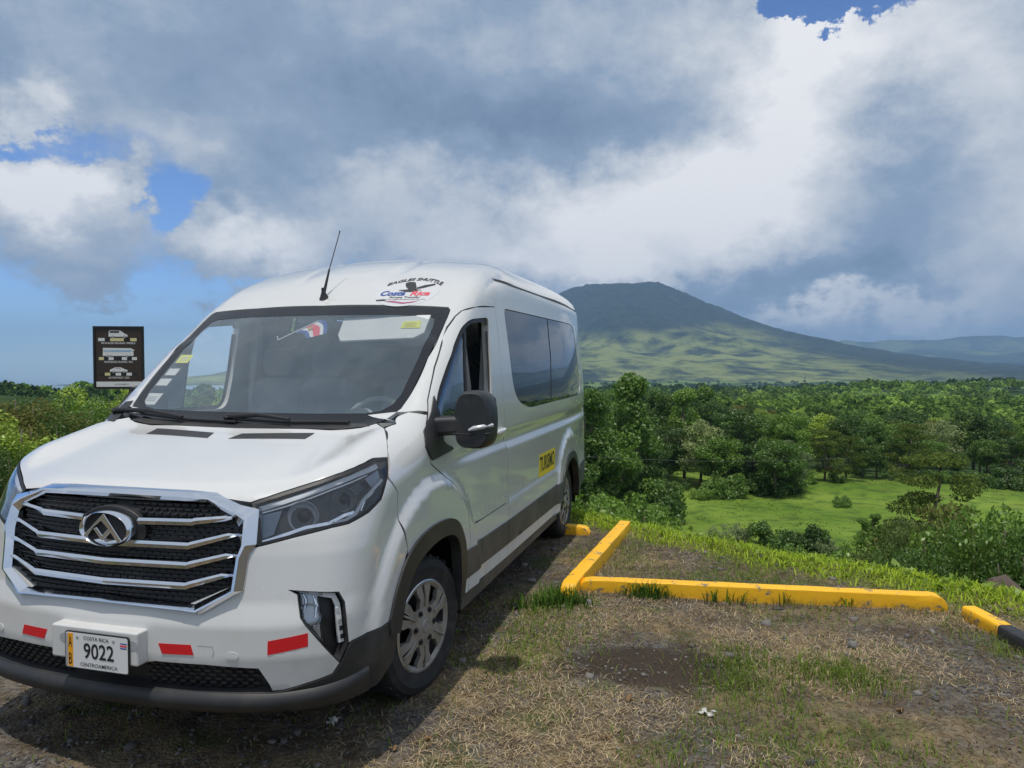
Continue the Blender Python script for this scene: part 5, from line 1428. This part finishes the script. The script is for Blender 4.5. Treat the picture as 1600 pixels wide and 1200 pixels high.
# black cowl end at the foot of the far pillar
panel('cowl_end', d_front, [(.80, 1.395), (.955, 1.410), (.925, 1.492), (.868, 1.50), (.845, 1.44)], mblk, VAN, sp=.04, off=.003, flange=.004, side=-1)
panel('cowl_strip', d_front, mirror_half([(0, 1.380), (.6, 1.386), (.74, 1.402), (.70, 1.412), (0, 1.400)]), mblk, VAN, sp=.05, off=.002, flange=.003)

def mirror(sg):
    R = empty('wing_mirror'); R.parent = VAN
    base = [(-.048, 1.225), (.075, 1.235), (.250, 1.248), (.235, 1.262), (.15, 1.285), (.10, 1.31), (.085, 1.40), (.088, 1.49), (.11, 1.545), (.04, 1.47), (-.03, 1.41), (-.078, 1.375), (-.112, 1.30), (-.095, 1.262)]
    panel('mirror_base', d_side, base, mblk, R, sp=.04, off=.012, flange=.02, side=sg)
    # arm and shell, in van space
    m = MB(); xo_ = 0 if sg > 0 else .245
    m.box((.075 + xo_, (1.07 if sg > 0 else 1.03) * sg, 1.393), (.105, .22, .100), (.06 * sg, 0, -.12 * sg))
    m.build('mirror_arm', mblk, R, van=True, bevel=.028, seg=3)
    # shell: rounded box, curved towards the front
    V = []; F = []; K = 28; lay = [(-.10, .80), (-.088, .90), (-.05, .985), (.0, 1.0), (.05, .99), (.062, .95)]
    cy, cz, hw, hh = (1.215 if sg > 0 else 1.09) * sg, 1.428, .107, .152; xm = .115 if sg > 0 else .36
    for xo, sc in lay:
        for k in range(K):
            g = 2 * math.pi * k / K; c_, s_ = math.cos(g), math.sin(g)
            ex = 2 / 3.4
            yy = hw * sc * math.copysign(abs(c_) ** ex, c_); zz = hh * (sc * .5 + .5) * math.copysign(abs(s_) ** ex, s_)
            if zz > 0: yy *= 1 - .16 * (zz / hh) ** 2
            bulge = .030 * (abs(yy) / hw) ** 2 if xo < 0 else 0
            V.append((xm + xo + bulge, cy + yy, cz + zz))
    for i in range(len(lay) - 1):
        for k in range(K): F.append((i * K + k, i * K + (k + 1) % K, (i + 1) * K + (k + 1) % K, (i + 1) * K + k))
    F.append(tuple(range(K))); F.append(tuple((len(lay) - 1) * K + k for k in range(K)))
    m = MB(); m.add(V, F); m.build('mirror_shell', mblk, R, van=True, smooth=True, angle=50)
    m = MB(); m.tube([(xo_ + .013, cy - .005 * sg, 1.378), (xo_ + .016, cy + .02 * sg, 1.388), (xo_ + .034, cy + .065 * sg, 1.396), (xo_ + .075, cy + .104 * sg, 1.402)], [.008, .016, .017, .012], 12, flat=.8)
    m.build('turn_signal', mlens, R, van=True, smooth=True)
    m = MB(); m.prism(rrect(.185, .26, .04), (.179 + xo_, cy, cz), (0, 1, 0), (0, 0, 1), (.002, 0, 0)); m.build('mirror_glass', mchrome, R, van=True)
    m = MB(); m.tube([(xo_ + .020, cy - .098 * sg, 1.358), (xo_ + .012, cy, 1.358), (xo_ + .038, cy + .095 * sg, 1.362), (xo_ + .09, cy + .106 * sg, 1.364)], .004, 6); m.build('shell_joint', mink, R, van=True)
mirror(1); mirror(-1)

# ---- cabin seen through the glass
m = MB()
m.prism([(-.15, 1.30), (.02, 1.405), (.30, 1.375), (.42, 1.30), (.46, 1.05), (-.15, 1.05)], (0, -.90, 0), (1, 0, 0), (0, 0, 1), (0, 1.80, 0))
DASH = m.build('dashboard', mdash, VAN, van=True, bevel=.03)
m = MB(); m.lathe([(.105, -.05), (.115, 0), (.115, .03), (.09, .05)], (.30, .42, 1.37), (-.5, 0, .8), 24); m.build('gauge_hood', mgtrim, DASH, van=True, smooth=True)
m = MB()
ring = [(0.52 + .10 * math.sin(g) , .42 + .20 * math.cos(g), 1.335 + .165 * math.sin(g)) for g in np.linspace(0, 2 * math.pi, 33)]
m.tube(ring, .017, 10, caps=False)
m.tube([(.52, .23, 1.335), (.49, .42, 1.32), (.52, .61, 1.335)], [.014, .05, .014], 8, flat=.4)
m.build('steering_wheel', mdash, VAN, van=True, smooth=True)
def seat(x, y, w, name='front_seat', hz=.0):
    R = empty(name); R.parent = VAN
    m = MB(); m.prism(rrect(w, .66, .09), (x, y, 1.30 + hz), (0, 1, 0), (.22, 0, .97), (.12, 0, -.02)); m.build('backrest', mseat, R, van=True, bevel=.03)
    m = MB(); m.box((x - .22, y, .94 + hz), (.52, w, .14)); m.build('seat_cushion', mseat, R, van=True, bevel=.04)
    m = MB(); m.prism(rrect(.27, .21, .07), (x + .08, y, 1.735 + hz), (0, 1, 0), (.15, 0, .98), (.10, 0, -.02)); m.build('headrest', mseat, R, van=True, bevel=.03)
    return R
seat(1.02, .46, .50); seat(1.02, -.22, .42); seat(1.02, -.62, .42)
for xx in (2.05, 2.90, 3.7):
    for yy in (-.68, -.22, .62): seat(xx, yy, .44, 'passenger_seat', .06)
# lining: floor, walls, roof lining, dark curtains and pillars
m = MB(); m.box((2.5, 0, .56), (4.3, 1.84, .04)); m.build('cabin_floor', mgtrim, VAN, van=True)
m = MB(); m.box((2.55, 0, 2.20), (2.9, 1.60, .02), (0, 0, 0)); m.build('roof_lining', mliner, VAN, van=True)
for sg in (1, -1):
    m = MB(); m.prism([(1.17, .75), (1.34, .75), (1.38, 2.18), (1.26, 2.15), (1.17, 1.5)], (0, .925 * sg, 0), (1, 0, 0), (0, 0, 1), (0, -.05 * sg, 0)); m.build('door_pillar', mliner, VAN, van=True, bevel=.01)
    m = MB(); m.box((3.05, .93 * sg, 1.0), (3.4, .03, .72)); m.build('side_lining', mliner, VAN, van=True)
    m = MB()
    for k in range(7): m.tube([(1.30 + .035 * k, (.85 - .012 * (k % 2)) * sg, 2.10), (1.31 + .034 * k, (.87 - .012 * (k % 2)) * sg, 1.35)], .022, 8)
    m.build('curtain', mcloth, VAN, van=True, smooth=True)
    m = MB()
    for k in range(3): m.tube([(.93 + .04 * k, (.80 + .01 * (k % 2)) * sg, 2.08), (.99 + .05 * k, (.855 + .01 * (k % 2)) * sg, 1.40)], .018, 8)
    if sg > 0: m.build('seat_belt', mcurt, VAN, van=True, smooth=True)
m = MB(); m.box((1.42, 0, 2.16), (.05, 1.6, .20)); m.build('roof_beam', mgtrim, VAN, van=True, bevel=.02)
m = MB(); m.tube([(1.36, -.40, 1.30), (1.36, -.40, 1.62), (1.36, -.34, 1.68), (1.36, -.26, 1.68)], .016, 8); m.build('grab_rail', mgtrim, VAN, van=True, smooth=True)
# sun visors and header
for y0, y1 in ((.18, .76), (-.76, -.18)):
    m = MB(); m.prism([(y0 + .03, 0), (y0, .05), (y0, .20), (y1, .20), (y1 - .01, .06), (y1 - .07, .02)], (.495, 0, 1.855), (0, 1, 0), (.60, 0, .80), (.014, 0, -.010))
    if y0 > 0: VIS = m.build('sun_visor', mliner, VAN, van=True, bevel=.006)
m = MB(); m.prism(rrect(.25, .055, .02), (.60, -.02, 2.00), (0, 1, 0), (.3, 0, .95), (.03, 0, -.01)); m.prism([(-.13, -.03), (-.09, .06), (.09, .06), (.16, -.03)], (.66, -.05, 2.0), (0, 1, 0), (.6, 0, .8), (.05, 0, -.03))
m.build('header_console', mdash, VAN, van=True, bevel=.006)
m = MB(); m.prism([(.59, .095), (.715, .095), (.712, .150), (.595, .146)], (.4945, 0, 1.855), (0, 1, 0), (.60, 0, .80), (-.003, 0, .002)); m.build('visor_note', mlime, VIS, van=True)
for k in range(4):
    m = MB(); m.prism([(.61, .106 + k * .009), (.69 - .01 * (k % 2), .106 + k * .009), (.69 - .01 * (k % 2), .1075 + k * .009), (.61, .1075 + k * .009)], (.4905, 0, 1.8575), (0, 1, 0), (.60, 0, .80), (-.0006, 0, .0)); m.build('note_lines', mgold, VIS, van=True)
# inspection stickers behind the glass on the far side
STK = [(-.79, 1.755, .10, .050, mlime), (-.795, 1.675, .085, .040, mvinyl), (-.80, 1.615, .090, .040, mvinyl), (-.80, 1.520, .115, .062, mvinyl)]
for (y, z, w, h, mt) in STK:
    panel('windscreen_sticker', d_front, [(y - w * .12, z - h / 2), (y + w * .88, z - h / 2), (y + w * .88, z + h / 2), (y - w * .12, z + h / 2)], mt, ws, sp=.08, off=-.010, flange=0)
for (y, z, w, h, mt) in STK[:1] + STK[3:]:
    for k in range(3):
        panel('sticker_print', d_front, [(y + .01, z - .012 + k * .010), (y + w * .7, z - .012 + k * .010), (y + w * .7, z - .008 + k * .010), (y + .01, z - .008 + k * .010)], mgtrim if mt is mvinyl else mvinyl, ws, sp=.08, off=-.0085, flange=0)

# ---- little flag hanging behind the windscreen (a thing of its own)
FL = empty('car_flag', VO, math.pi / 2 - VTH)
tag(FL, 'small blue white and red striped flag on a white plastic stick behind the windscreen', 'flag')
def flagpt(y, z, back=.05):
    P, N = surf(d_front, [(y, z)]); p = P[0] + np.array([back, 0, 0]); return np.array(p)
s0, s1 = np.array([-.175, 1.862]), np.array([.015, 1.985])
a_, b_ = flagpt(*s0), flagpt(*s1)
m = MB(); m.tube([flagpt(-.197, 1.885), a_, b_], .0042, 8); m.build('stick', mvinyl, FL, van=True, smooth=True)
bands = [(-.28, 0.0, mblue), (0.0, .24, mvinyl), (.24, .74, mredp), (.74, 1.0, mvinyl), (1.0, 1.30, mblue)]
fa, fb_ = np.array([.006, 1.979]), np.array([-.078, 1.925])          # along the stick
for t0, t1, mt in bands:
    V = []; F = []; K = 12
    for i in range(K + 1):
        s = i / K
        for t in (t0, t1):
            base = fa * (1 - t) + fb_ * t
            o_ = np.array([.112, -.082]) * s * (1 - t) + np.array([.125, -.048]) * s * t + np.array([.004, .016]) * math.sin(s * math.pi)
            p = flagpt(base[0] + o_[0], base[1] + o_[1], .05 + .010 * math.sin(s * 5)); V.append(p)
    for i in range(K): F.append((2 * i, 2 * i + 1, 2 * i + 3, 2 * i + 2))
    m = MB(); m.add(V, F); m.build('flag_band', mt, FL, van=True, smooth=True)
V = [flagpt(-.005 + .014 * math.cos(g), 1.936 + .011 * math.sin(g), .046) for g in np.linspace(0, 6.283, 14, endpoint=False)]
m = MB(); m.add(V, [tuple(range(14))]); m.build('flag_crest', mgold, FL, van=True)
# ================================================================== things on the lot
def gz(x, y): return float(ground_h(np.array([float(x)]), np.array([float(y)]))[0])
mky, n, b = principled('yellow_kerb_paint', (.85, .47, .01), .55)
tc = n.node('ShaderNodeTexCoord', 'Object'); geo = n.node('ShaderNodeNewGeometry', 'Position')
w1_ = n.noise(tc, 9.0, 8.0, .7); w2_ = n.noise(tc, 40.0, 5.0, .7); spz = n.node('ShaderNodeSeparateXYZ', None, {0: geo})
chip = n.ss(n.m('ADD', w1_, n.m('MULTIPLY', w2_, .35)), .75, .82)
grime = n.m('MULTIPLY', n.ss(w1_, .35, .75), n.ss(spz.outputs[2], .07, .0))
c = n.mix(n.m('MULTIPLY', n.ss(w2_, .3, .8), .35), (.93, .50, .010), (.82, .40, .010))
c = n.mix(n.m('MULTIPLY', grime, .8), c, (.16, .10, .04)); c = n.mix(chip, c, (.20, .17, .13))
n.put(b.inputs['Base Color'], c)
n.put(b.inputs['Normal'], n.node('ShaderNodeBump', 0, {'Strength': .35, 'Distance': .006, 'Height': w2_}))
mkb, n, b = principled('black_kerb_paint', (.022, .023, .026), .6)
tc = n.node('ShaderNodeTexCoord', 'Object'); n.put(b.inputs['Base Color'], n.mix(n.ss(n.noise(tc, 14, 6, .7), .45, .8), (.020, .021, .024), (.075, .07, .065)))
def kerb_mesh(L, w, h, r, ends=(1, 1)):
    """a moulded kerb: slightly battered sides, softened top edges, rounded ends"""
    m = MB(); sec = [(-w / 2, -.05), (-w / 2 * .97, h * .55), (-w / 2 * .92, h - r), (-w / 2 * .92 + r * .6, h - r * .25), (-w / 2 * .92 + r * 1.3, h), (w / 2 * .92 - r * 1.3, h), (w / 2 * .92 - r * .6, h - r * .25), (w / 2 * .92, h - r), (w / 2 * .97, h * .55), (w / 2, -.05)]
    st = []
    if ends[0]: st += [(0, .38), (.02, .72), (.05, .92), (.10, 1.0)]
    else: st += [(0, 1.0)]
    nseg = max(2, int(L / .12)); st += [(L * (i + 1) / (nseg + 1), 1.0) for i in range(nseg)]
    if ends[1]: st += [(L - .10, 1.0), (L - .05, .92), (L - .02, .72), (L, .38)]
    else: st += [(L, 1.0)]
    st = sorted(set(st)); V = []; F = []; k = len(sec); rg = np.random.default_rng(int(L * 100))
    for x_, s in st:
        j = rg.normal() * .0018
        V += [(x_, y_ * (.80 + .20 * s) + j, z_ * (s if z_ > 0 else 1) + rg.normal() * .0012) for y_, z_ in sec]
    for i in range(len(st) - 1):
        F += [(i * k + q, i * k + q + 1, (i + 1) * k + q + 1, (i + 1) * k + q) for q in range(k - 1)]
    F += [tuple(range(k)), tuple((len(st) - 1) * k + q for q in range(k - 1, -1, -1))]
    m.add(V, F); return m
def kerb(name, a, c, w, h, label, mat=None, ends=(1, 1), z=0.0):
    a, c = Vector((*a, z)), Vector((*c, z)); L = (c - a).length
    o = kerb_mesh(L, w, h, .006, ends).build(name, mat or mky, None, smooth=True, angle=24)
    o.location = a; o.rotation_euler = (0, 0, math.atan2(c.y - a.y, c.x - a.x)); tag(o, label, 'kerb'); return o
kerb('kerb', (.50, 5.50), (3.03, 5.10), .115, .105, 'long yellow kerb lying across the gravel behind the worn grass')
kerb('kerb', (.40, 5.30), (1.15, 7.42), .12, .115, 'shorter yellow kerb lying at an angle beside the van', ends=(1, 0))
kerb('wheel_stop', (.775, 7.25), (-1.15, 7.79), .13, .10, 'yellow wheel stop behind the rear wheel of the van')
KB = empty('kerb', (3.09, 4.92, 0), -math.pi / 2); tag(KB, 'yellow and black banded kerb at the right edge of the lot', 'kerb')
for i, (x0, x1, mt, nm) in enumerate(((0, .36, mky, 'yellow_section'), (.362, .95, mkb, 'black_section'), (.952, 1.5, mky, 'yellow_section'))):
    o = kerb_mesh(x1 - x0, .105, .082, .010, (0, 0)).build(nm, mt, KB, smooth=True, angle=40); o.location = (x0, 0, 0)
# weeds against the kerbs
rng = np.random.default_rng(8)
def weeds(pts, hgt, wid, mat, name='weeds'):
    P = []
    for x, y, r_, k in pts: P.append(np.c_[x + rng.normal(size=k) * r_, y + rng.normal(size=k) * r_ * .5])
    P = np.concatenate(P); V, F = blades(on_ground(P[:, 0], P[:, 1]), hgt, wid, rng, .7); o = link_mesh(name, np_mesh(name, V, F), mat); tag(o, kind='stuff')
weeds([(.98, 5.33, .09, 150), (1.05, 5.30, .06, 70), (.36, 5.25, .10, 170), (.20, 5.15, .14, 160), (.42, 5.18, .05, 50), (1.45, 5.26, .03, 14), (1.62, 5.24, .04, 16), (1.95, 5.2, .02, 8), (2.35, 5.15, .03, 9), (.32, 5.4, .06, 60)], .105, .009, mtuft)
weeds([(1.27, 4.15, .14, 330), (1.20, 3.92, .13, 240), (1.33, 4.35, .10, 140), (1.78, 4.05, .17, 520), (1.86, 3.92, .14, 240), (2.62, 3.22, .16, 200)], .048, .0045, mgrass, 'grass_tuft')
weeds([(x, 5.40 - (x - .5) * .158 - .03, .05, 22) for x in np.arange(.55, 3.1, .12)], .035, .005, mstrawd)
weeds([(.52 + .36 * t, 5.35 + t * 1.03, .04, 14) for t in np.arange(0, 2, .12)], .05, .005, mstraw)
weeds([(x, 4.9 - y, .03, 10) for x, y in [(3.0, .1), (3.0, .25), (3.01, .4), (3.0, .55)]], .035, .005, mstrawd)

# loose bits lying about
mrock, n, b = principled('rock', (.16, .15, .14), .9)
tc = n.node('ShaderNodeTexCoord', 'Object'); g = n.noise(tc, 12, 6, .7); n.put(b.inputs['Base Color'], n.mix(g, (.10, .095, .09), (.30, .285, .26)))
n.put(b.inputs['Normal'], n.node('ShaderNodeBump', 0, {'Strength': .6, 'Distance': .01, 'Height': g}))
mstump, n, b = principled('old_stump', (.07, .05, .04), .95)
tc = n.node('ShaderNodeTexCoord', 'Object'); g = n.noise(tc, 25, 6, .7); n.put(b.inputs['Base Color'], n.mix(g, (.035, .025, .02), (.15, .11, .085)))
def boulder(name, px, py, r_, mat, label, cat, flat=.6, seed=0, rough=.5):
    d = CAM_H * 1150 / (py - 565); x = at_px(px, d); rg = np.random.default_rng(seed)
    import bmesh
    bm = bmesh.new(); bmesh.ops.create_icosphere(bm, subdivisions=3, radius=1.0)
    for v in bm.verts:
        q_ = np.array(v.co); k = 1 + rough * (fbm(np.array([q_[0] * 1.6 + seed * 3 + 10]), np.array([q_[1] * 1.6 + q_[2] * 1.3 + 10]), 4 + seed, 3)[0] - .5) * 1.6
        v.co = v.co * k
    me = bpy.data.meshes.new(name); bm.to_mesh(me); bm.free(); me.shade_smooth(); me.set_sharp_from_angle(angle=math.radians(28))
    o = link_mesh(name, me, mat); o.location = (x, d, gz(x, d) + r_ * flat * .45 + (.06 if name == 'rock' else 0)); o.scale = (r_, r_ * .85, r_ * flat); o.rotation_euler = (0, 0, seed); tag(o, label, cat); return o
boulder('rock', 1573, 917, .13, mstump, 'brown lump of rock half buried in the rim grass at far right', 'rock', .85, 3, .9)
boulder('stone', 1338, 1014, .034, mrock, 'grey rounded stone lying in front of the long yellow kerb', 'stone', .8, 4)
boulder('stone', 921, 948, .030, mrock, 'pale stone below the left end of the long kerb', 'stone', .7, 5)
boulder('stone', 832, 910, .040, mrock, 'flat grey stone between the van and the angled kerb', 'stone', .5, 6)
boulder('stone', 721, 1040, .024, mrock, 'small pale stone beside the front tyre', 'stone', .7, 7)
mpaper, n, b = principled('paper_scrap', (.55, .53, .50), .8)
def scrap(px, py, s, label, seed, mat=mpaper, name='paper_scrap', cat='litter'):
    d = CAM_H * 1150 / (py - 565); x = at_px(px, d); rg = np.random.default_rng(seed); V = []; F = []; k = 6
    for i in range(k + 1):
        for j in range(3): V.append(((i / k - .5) * s * (1 + .25 * rg.normal()), (j / 2 - .5) * s * .5 * (1 + .3 * rg.normal()), .012 + .010 * rg.random() + .010 * math.sin(i * 1.7 + j)))
    for i in range(k):
        for j in range(2): a = i * 3 + j; F.append((a, a + 3, a + 4, a + 1))
    m = MB(); m.add(V, F); o = m.build(name, mat, None, smooth=True); o.location = (x, d, gz(x, d)); o.rotation_euler = (0, 0, seed * 1.3)
    sd_ = o.modifiers.new('thick', 'SOLIDIFY'); sd_.thickness = .0015; tag(o, label, cat)
scrap(517, 1142, .075, 'crumpled white scrap below the black front bumper', 1)
scrap(1110, 1125, .085, 'crumpled white and green scrap in the dry grass below the bare patch', 2)
mleafd, n, b = principled('fallen_leaf', (.22, .13, .06), .8)
for i, (px, py) in enumerate([(613, 1186), (667, 1168), (950, 1168), (985, 1102), (1285, 1124), (1415, 1120)]):
    scrap(px, py, .04, ['curled tan leaf at the bottom edge left of the tyre track', 'flat tan leaf below the front tyre', 'pale leaf in the dry grass at the lower middle', 'small tan leaf under the dark patch', 'brown leaf below the right grass patch', 'brown leaf at lower right on the gravel'][i], 10 + i, mleafd, 'fallen_leaf', 'leaf')

# ---- parking sign beyond the van
SG = empty('parking_sign', (-5.74, 10.75, gz(-5.74, 10.75)), math.radians(6)); tag(SG, 'brown parking sign with white vehicle pictograms on a rusty post behind the van', 'sign')
msb, n, b = principled('sign_brown', (.040, .026, .018), .45); msf, n, b = principled('sign_frame', (.012, .011, .011), .5); mrust, n, b = principled('rusty_post', (.10, .045, .03), .8)
msw, n, b = principled('sign_white', (.72, .72, .70), .5); msy, n, b = principled('sign_cream', (.68, .62, .30), .5); msbl, n, b = principled('sign_blue', (.30, .50, .68), .4)
sw, sh, zc = .70, .915, CAM_H + 6.2 / 1150 * 10.75 - gz(-5.74, 10.75)
m = MB(); m.tube([(.15, .06, -.3), (.15, .06, zc + .3)], .035, 10); m.build('post', mrust, SG, smooth=True)
m = MB(); m.box((0, .012, zc), (sw, .02, sh)); m.build('back_board', msf, SG)
m = MB()
for s_ in (-1, 1): m.box((s_ * (sw / 2 - .015), -.004, zc), (.03, .02, sh)); m.box((0, -.004, zc + s_ * (sh / 2 - .015)), (sw - .06, .02, .03))
m.build('frame', msf, SG)
m = MB(); m.box((0, -.001, zc), (sw - .06, .004, sh - .06)); FACE = m.build('face', msb, SG)
def sq(x0, z0, x1, z1, mat, name, off=.0035):
    m = MB(); m.prism([(x0, z0), (x1, z0), (x1, z1), (x0, z1)], (0, -off - .0005, zc), (1, 0, 0), (0, 0, 1), (0, .0015, 0)); return m.build(name, mat, FACE)
def pic(poly, mat, name, off=.0045):
    m = MB(); m.prism(poly, (0, -off - .0005, zc), (1, 0, 0), (0, 0, 1), (0, .0015, 0)); return m.build(name, mat, FACE)
# sign face reads left to right from the camera: x to the right, z up; units from a 0.64 x 0.855 face
sq(-.315, -.425, .315, -.350, msw, 'white_footer')
sq(-.28, .243, .28, .283, mink, 'bay_strip', .0030)
for x0, x1, mt in ((-.280, -.190, msw), (-.115, .075, msy), (.165, .255, msy)): sq(x0, .240, x1, .285, mt, 'bay_mark')
pic([(-.135, .305), (.13, .305), (.125, .335), (.09, .348), (.03, .395), (-.12, .398), (-.132, .385)], msw, 'van_pictogram')
sq(-.118, .362, .012, .386, mink, 'van_pictogram_window', .0062)
for xx in (-.075, .085): pic([(xx + .020 * math.cos(g), .305 + .020 * math.sin(g)) for g in np.linspace(0, 6.283, 14, endpoint=False)], mgtrim, 'pictogram_wheel', .0062)
sq(-.28, -.035, .28, .010, mink, 'bay_strip', .0030)
for x0, x1, mt in ((-.275, -.205, msy), (-.14, -.07, msw), (.045, .115, msw), (.185, .255, msw)): sq(x0, -.035, x1, .008, mt, 'bay_mark')
pic([(-.22, .025), (.205, .025), (.21, .06), (.195, .12), (.18, .138), (-.215, .142)], msw, 'bus_pictogram')
sq(-.21, .092, -.10, .108, msbl, 'bus_pictogram_window', .0062); sq(-.10, .088, .18, .112, msbl, 'bus_pictogram_window', .0062); sq(.20, .10, .222, .118, msw, 'bus_pictogram_mirror', .0062)
for xx in (-.15, -.11, .12): pic([(xx + .018 * math.cos(g), .024 + .018 * math.sin(g)) for g in np.linspace(0, 6.283, 14, endpoint=False)], mgtrim, 'pictogram_wheel', .0062)
sq(-.26, -.262, .26, -.225, mink, 'bay_strip', .0030)
for x0, x1, mt in ((-.195, -.12, msy), (-.045, .03, msw), (.105, .18, msw)): sq(x0, -.262, x1, -.220, mt, 'bay_mark')
pic([(-.125, -.205), (.115, -.205), (.125, -.185), (.08, -.168), (.03, -.142), (-.045, -.140), (-.10, -.165), (-.122, -.175)], msw, 'car_pictogram')
pic([(-.05, -.160), (.035, -.162), (.02, -.148), (-.038, -.147)], mgtrim, 'car_pictogram_window', .0062)
for xx in (-.072, .075): pic([(xx + .017 * math.cos(g), -.206 + .017 * math.sin(g)) for g in np.linspace(0, 6.283, 14, endpoint=False)], mgtrim, 'pictogram_wheel', .0062)
for txt, z0, w_ in (('MICROBUSES MEDIANAS / MINIBUS', .212, .47), ('MICROBUSES GRANDES / BUS', -.062, .39), ('AUTOMOVILES / CARS', -.292, .29)):
    V, F = fit_text(txt, w_, .028, bold=.012); m = MB(); m.add([(p[0], -.0055, zc + z0 + p[1]) for p in V], F); m.build('sign_lettering', msw, FACE)
V, F = fit_text('ESTACIONAMIENTO', .20, .014, bold=.01); m = MB(); m.add([(p[0] + .04, -.0062, zc - .388 + p[1]) for p in V], F); m.build('sign_lettering', mink, FACE)

# ---- far details
mwire, n, b = principled('wire', (.10, .10, .10), .6)
for (pa, da, ya), (pb, db, yb), l in (((900, 40, 713), (1330, 46, 716), 'thin power cable hanging across the dark trees'), ((1400, 30, 815), (1680, 26, 812), 'thin cable hanging in front of the bronze tree')):
    a = Vector((at_px(pa, da), da, ztop(ya, da))); c_ = Vector((at_px(pb, db), db, ztop(yb, db))); m = MB()
    m.tube([tuple(a.lerp(c_, t) - Vector((0, 0, .25 * math.sin(math.pi * t)))) for t in np.linspace(0, 1, 14)], .010, 5); o = m.build('power_cable', mwire); tag(o, l, 'cable')
m = MB(); X_ = at_px(1258, 1500); zg = gz(X_, 1500); m.tube([(X_, 1500, zg), (X_, 1500, zg + 42)], [.9, .5], 6); m.box((X_, 1500, zg + 36), (4, .6, .6)); o = m.build('radio_mast', mwire); tag(o, 'thin dark radio mast on the pale slope below the volcano', 'mast')
mroof, n, b = principled('far_roof', (.55, .52, .48), .6); mrfr, n, b = principled('far_red_roof', (.35, .12, .08), .6)
def house(px, d, w_, mat, label, dz=0):
    x = at_px(px, d); z = gz(x, d) + dz; R = empty('house', (x, d, z), .4); tag(R, label, 'house')
    m = MB(); m.box((0, 0, 3), (w_, w_ * .6, 10)); m.build('wall', mvinyl, R)
    m = MB(); m.prism([(-w_ * .58, 8), (w_ * .58, 8), (w_ * .12, 8 + w_ * .22), (-w_ * .12, 8 + w_ * .22)], (0, -w_ * .36, 0), (1, 0, 0), (0, 0, 1), (0, w_ * .72, 0)); m.build('roof', mat, R)
house(1377, 1750, 17, mroof, 'tiny white roofed house at the end of the pale field', 4); house(1364, 1800, 12, mrfr, 'tiny red roofed house beside the white roofed one', 4); house(1467, 5200, 60, mroof, 'far white building at the foot of the blue hills', 8)

# ---- labels of look-alike plants: count them off along their row
ORD = ['first', 'second', 'third', 'fourth', 'fifth', 'sixth', 'seventh', 'eighth', 'ninth', 'tenth', 'eleventh', 'twelfth', 'thirteenth', 'fourteenth', 'fifteenth', 'sixteenth', 'seventeenth', 'eighteenth', 'nineteenth', 'twentieth'] + [t + '-' + u for t in ('twenty', 'thirty', 'forty') for u in ('first', 'second', 'third', 'fourth', 'fifth', 'sixth', 'seventh', 'eighth', 'ninth')]
for grp, ref in ((GA, 'counted from the van'), (GL, 'counted from the picture edge'), (GR, 'counted from the van')):
    by = {}
    for o in COL.objects:
        if o.get('group') == grp: by.setdefault(o['label'], []).append(o)
    for lab, lst in by.items():
        if len(lst) > 1:
            lst.sort(key=lambda o: o.location.x / o.location.y)
            for i, o in enumerate(lst): o['label'] = ' '.join((ORD[i] + ' ' + lab + ' ' + ref).split()[:16])

# ---- haze: one closed box of thin air round everything
m = MB(); m.box((0, 2000, -85), (32000, 28000, 1670)); HZ = m.build('haze', None); tag(HZ, kind='stuff')
mh = bpy.data.materials.new('haze_air'); mh.use_nodes = True; mh.node_tree.nodes.clear(); n = NT(mh.node_tree)
pv_ = n.node('ShaderNodeVolumePrincipled', None); pv_.inputs['Color'].default_value = (.40, .65, 1.0, 1); pv_.inputs['Density'].default_value = 9.0e-5; pv_.inputs['Anisotropy'].default_value = .0
out = n.node('ShaderNodeOutputMaterial', None); n.l.new(pv_.outputs[0], out.inputs['Volume'])
HZ.data.materials.append(mh)
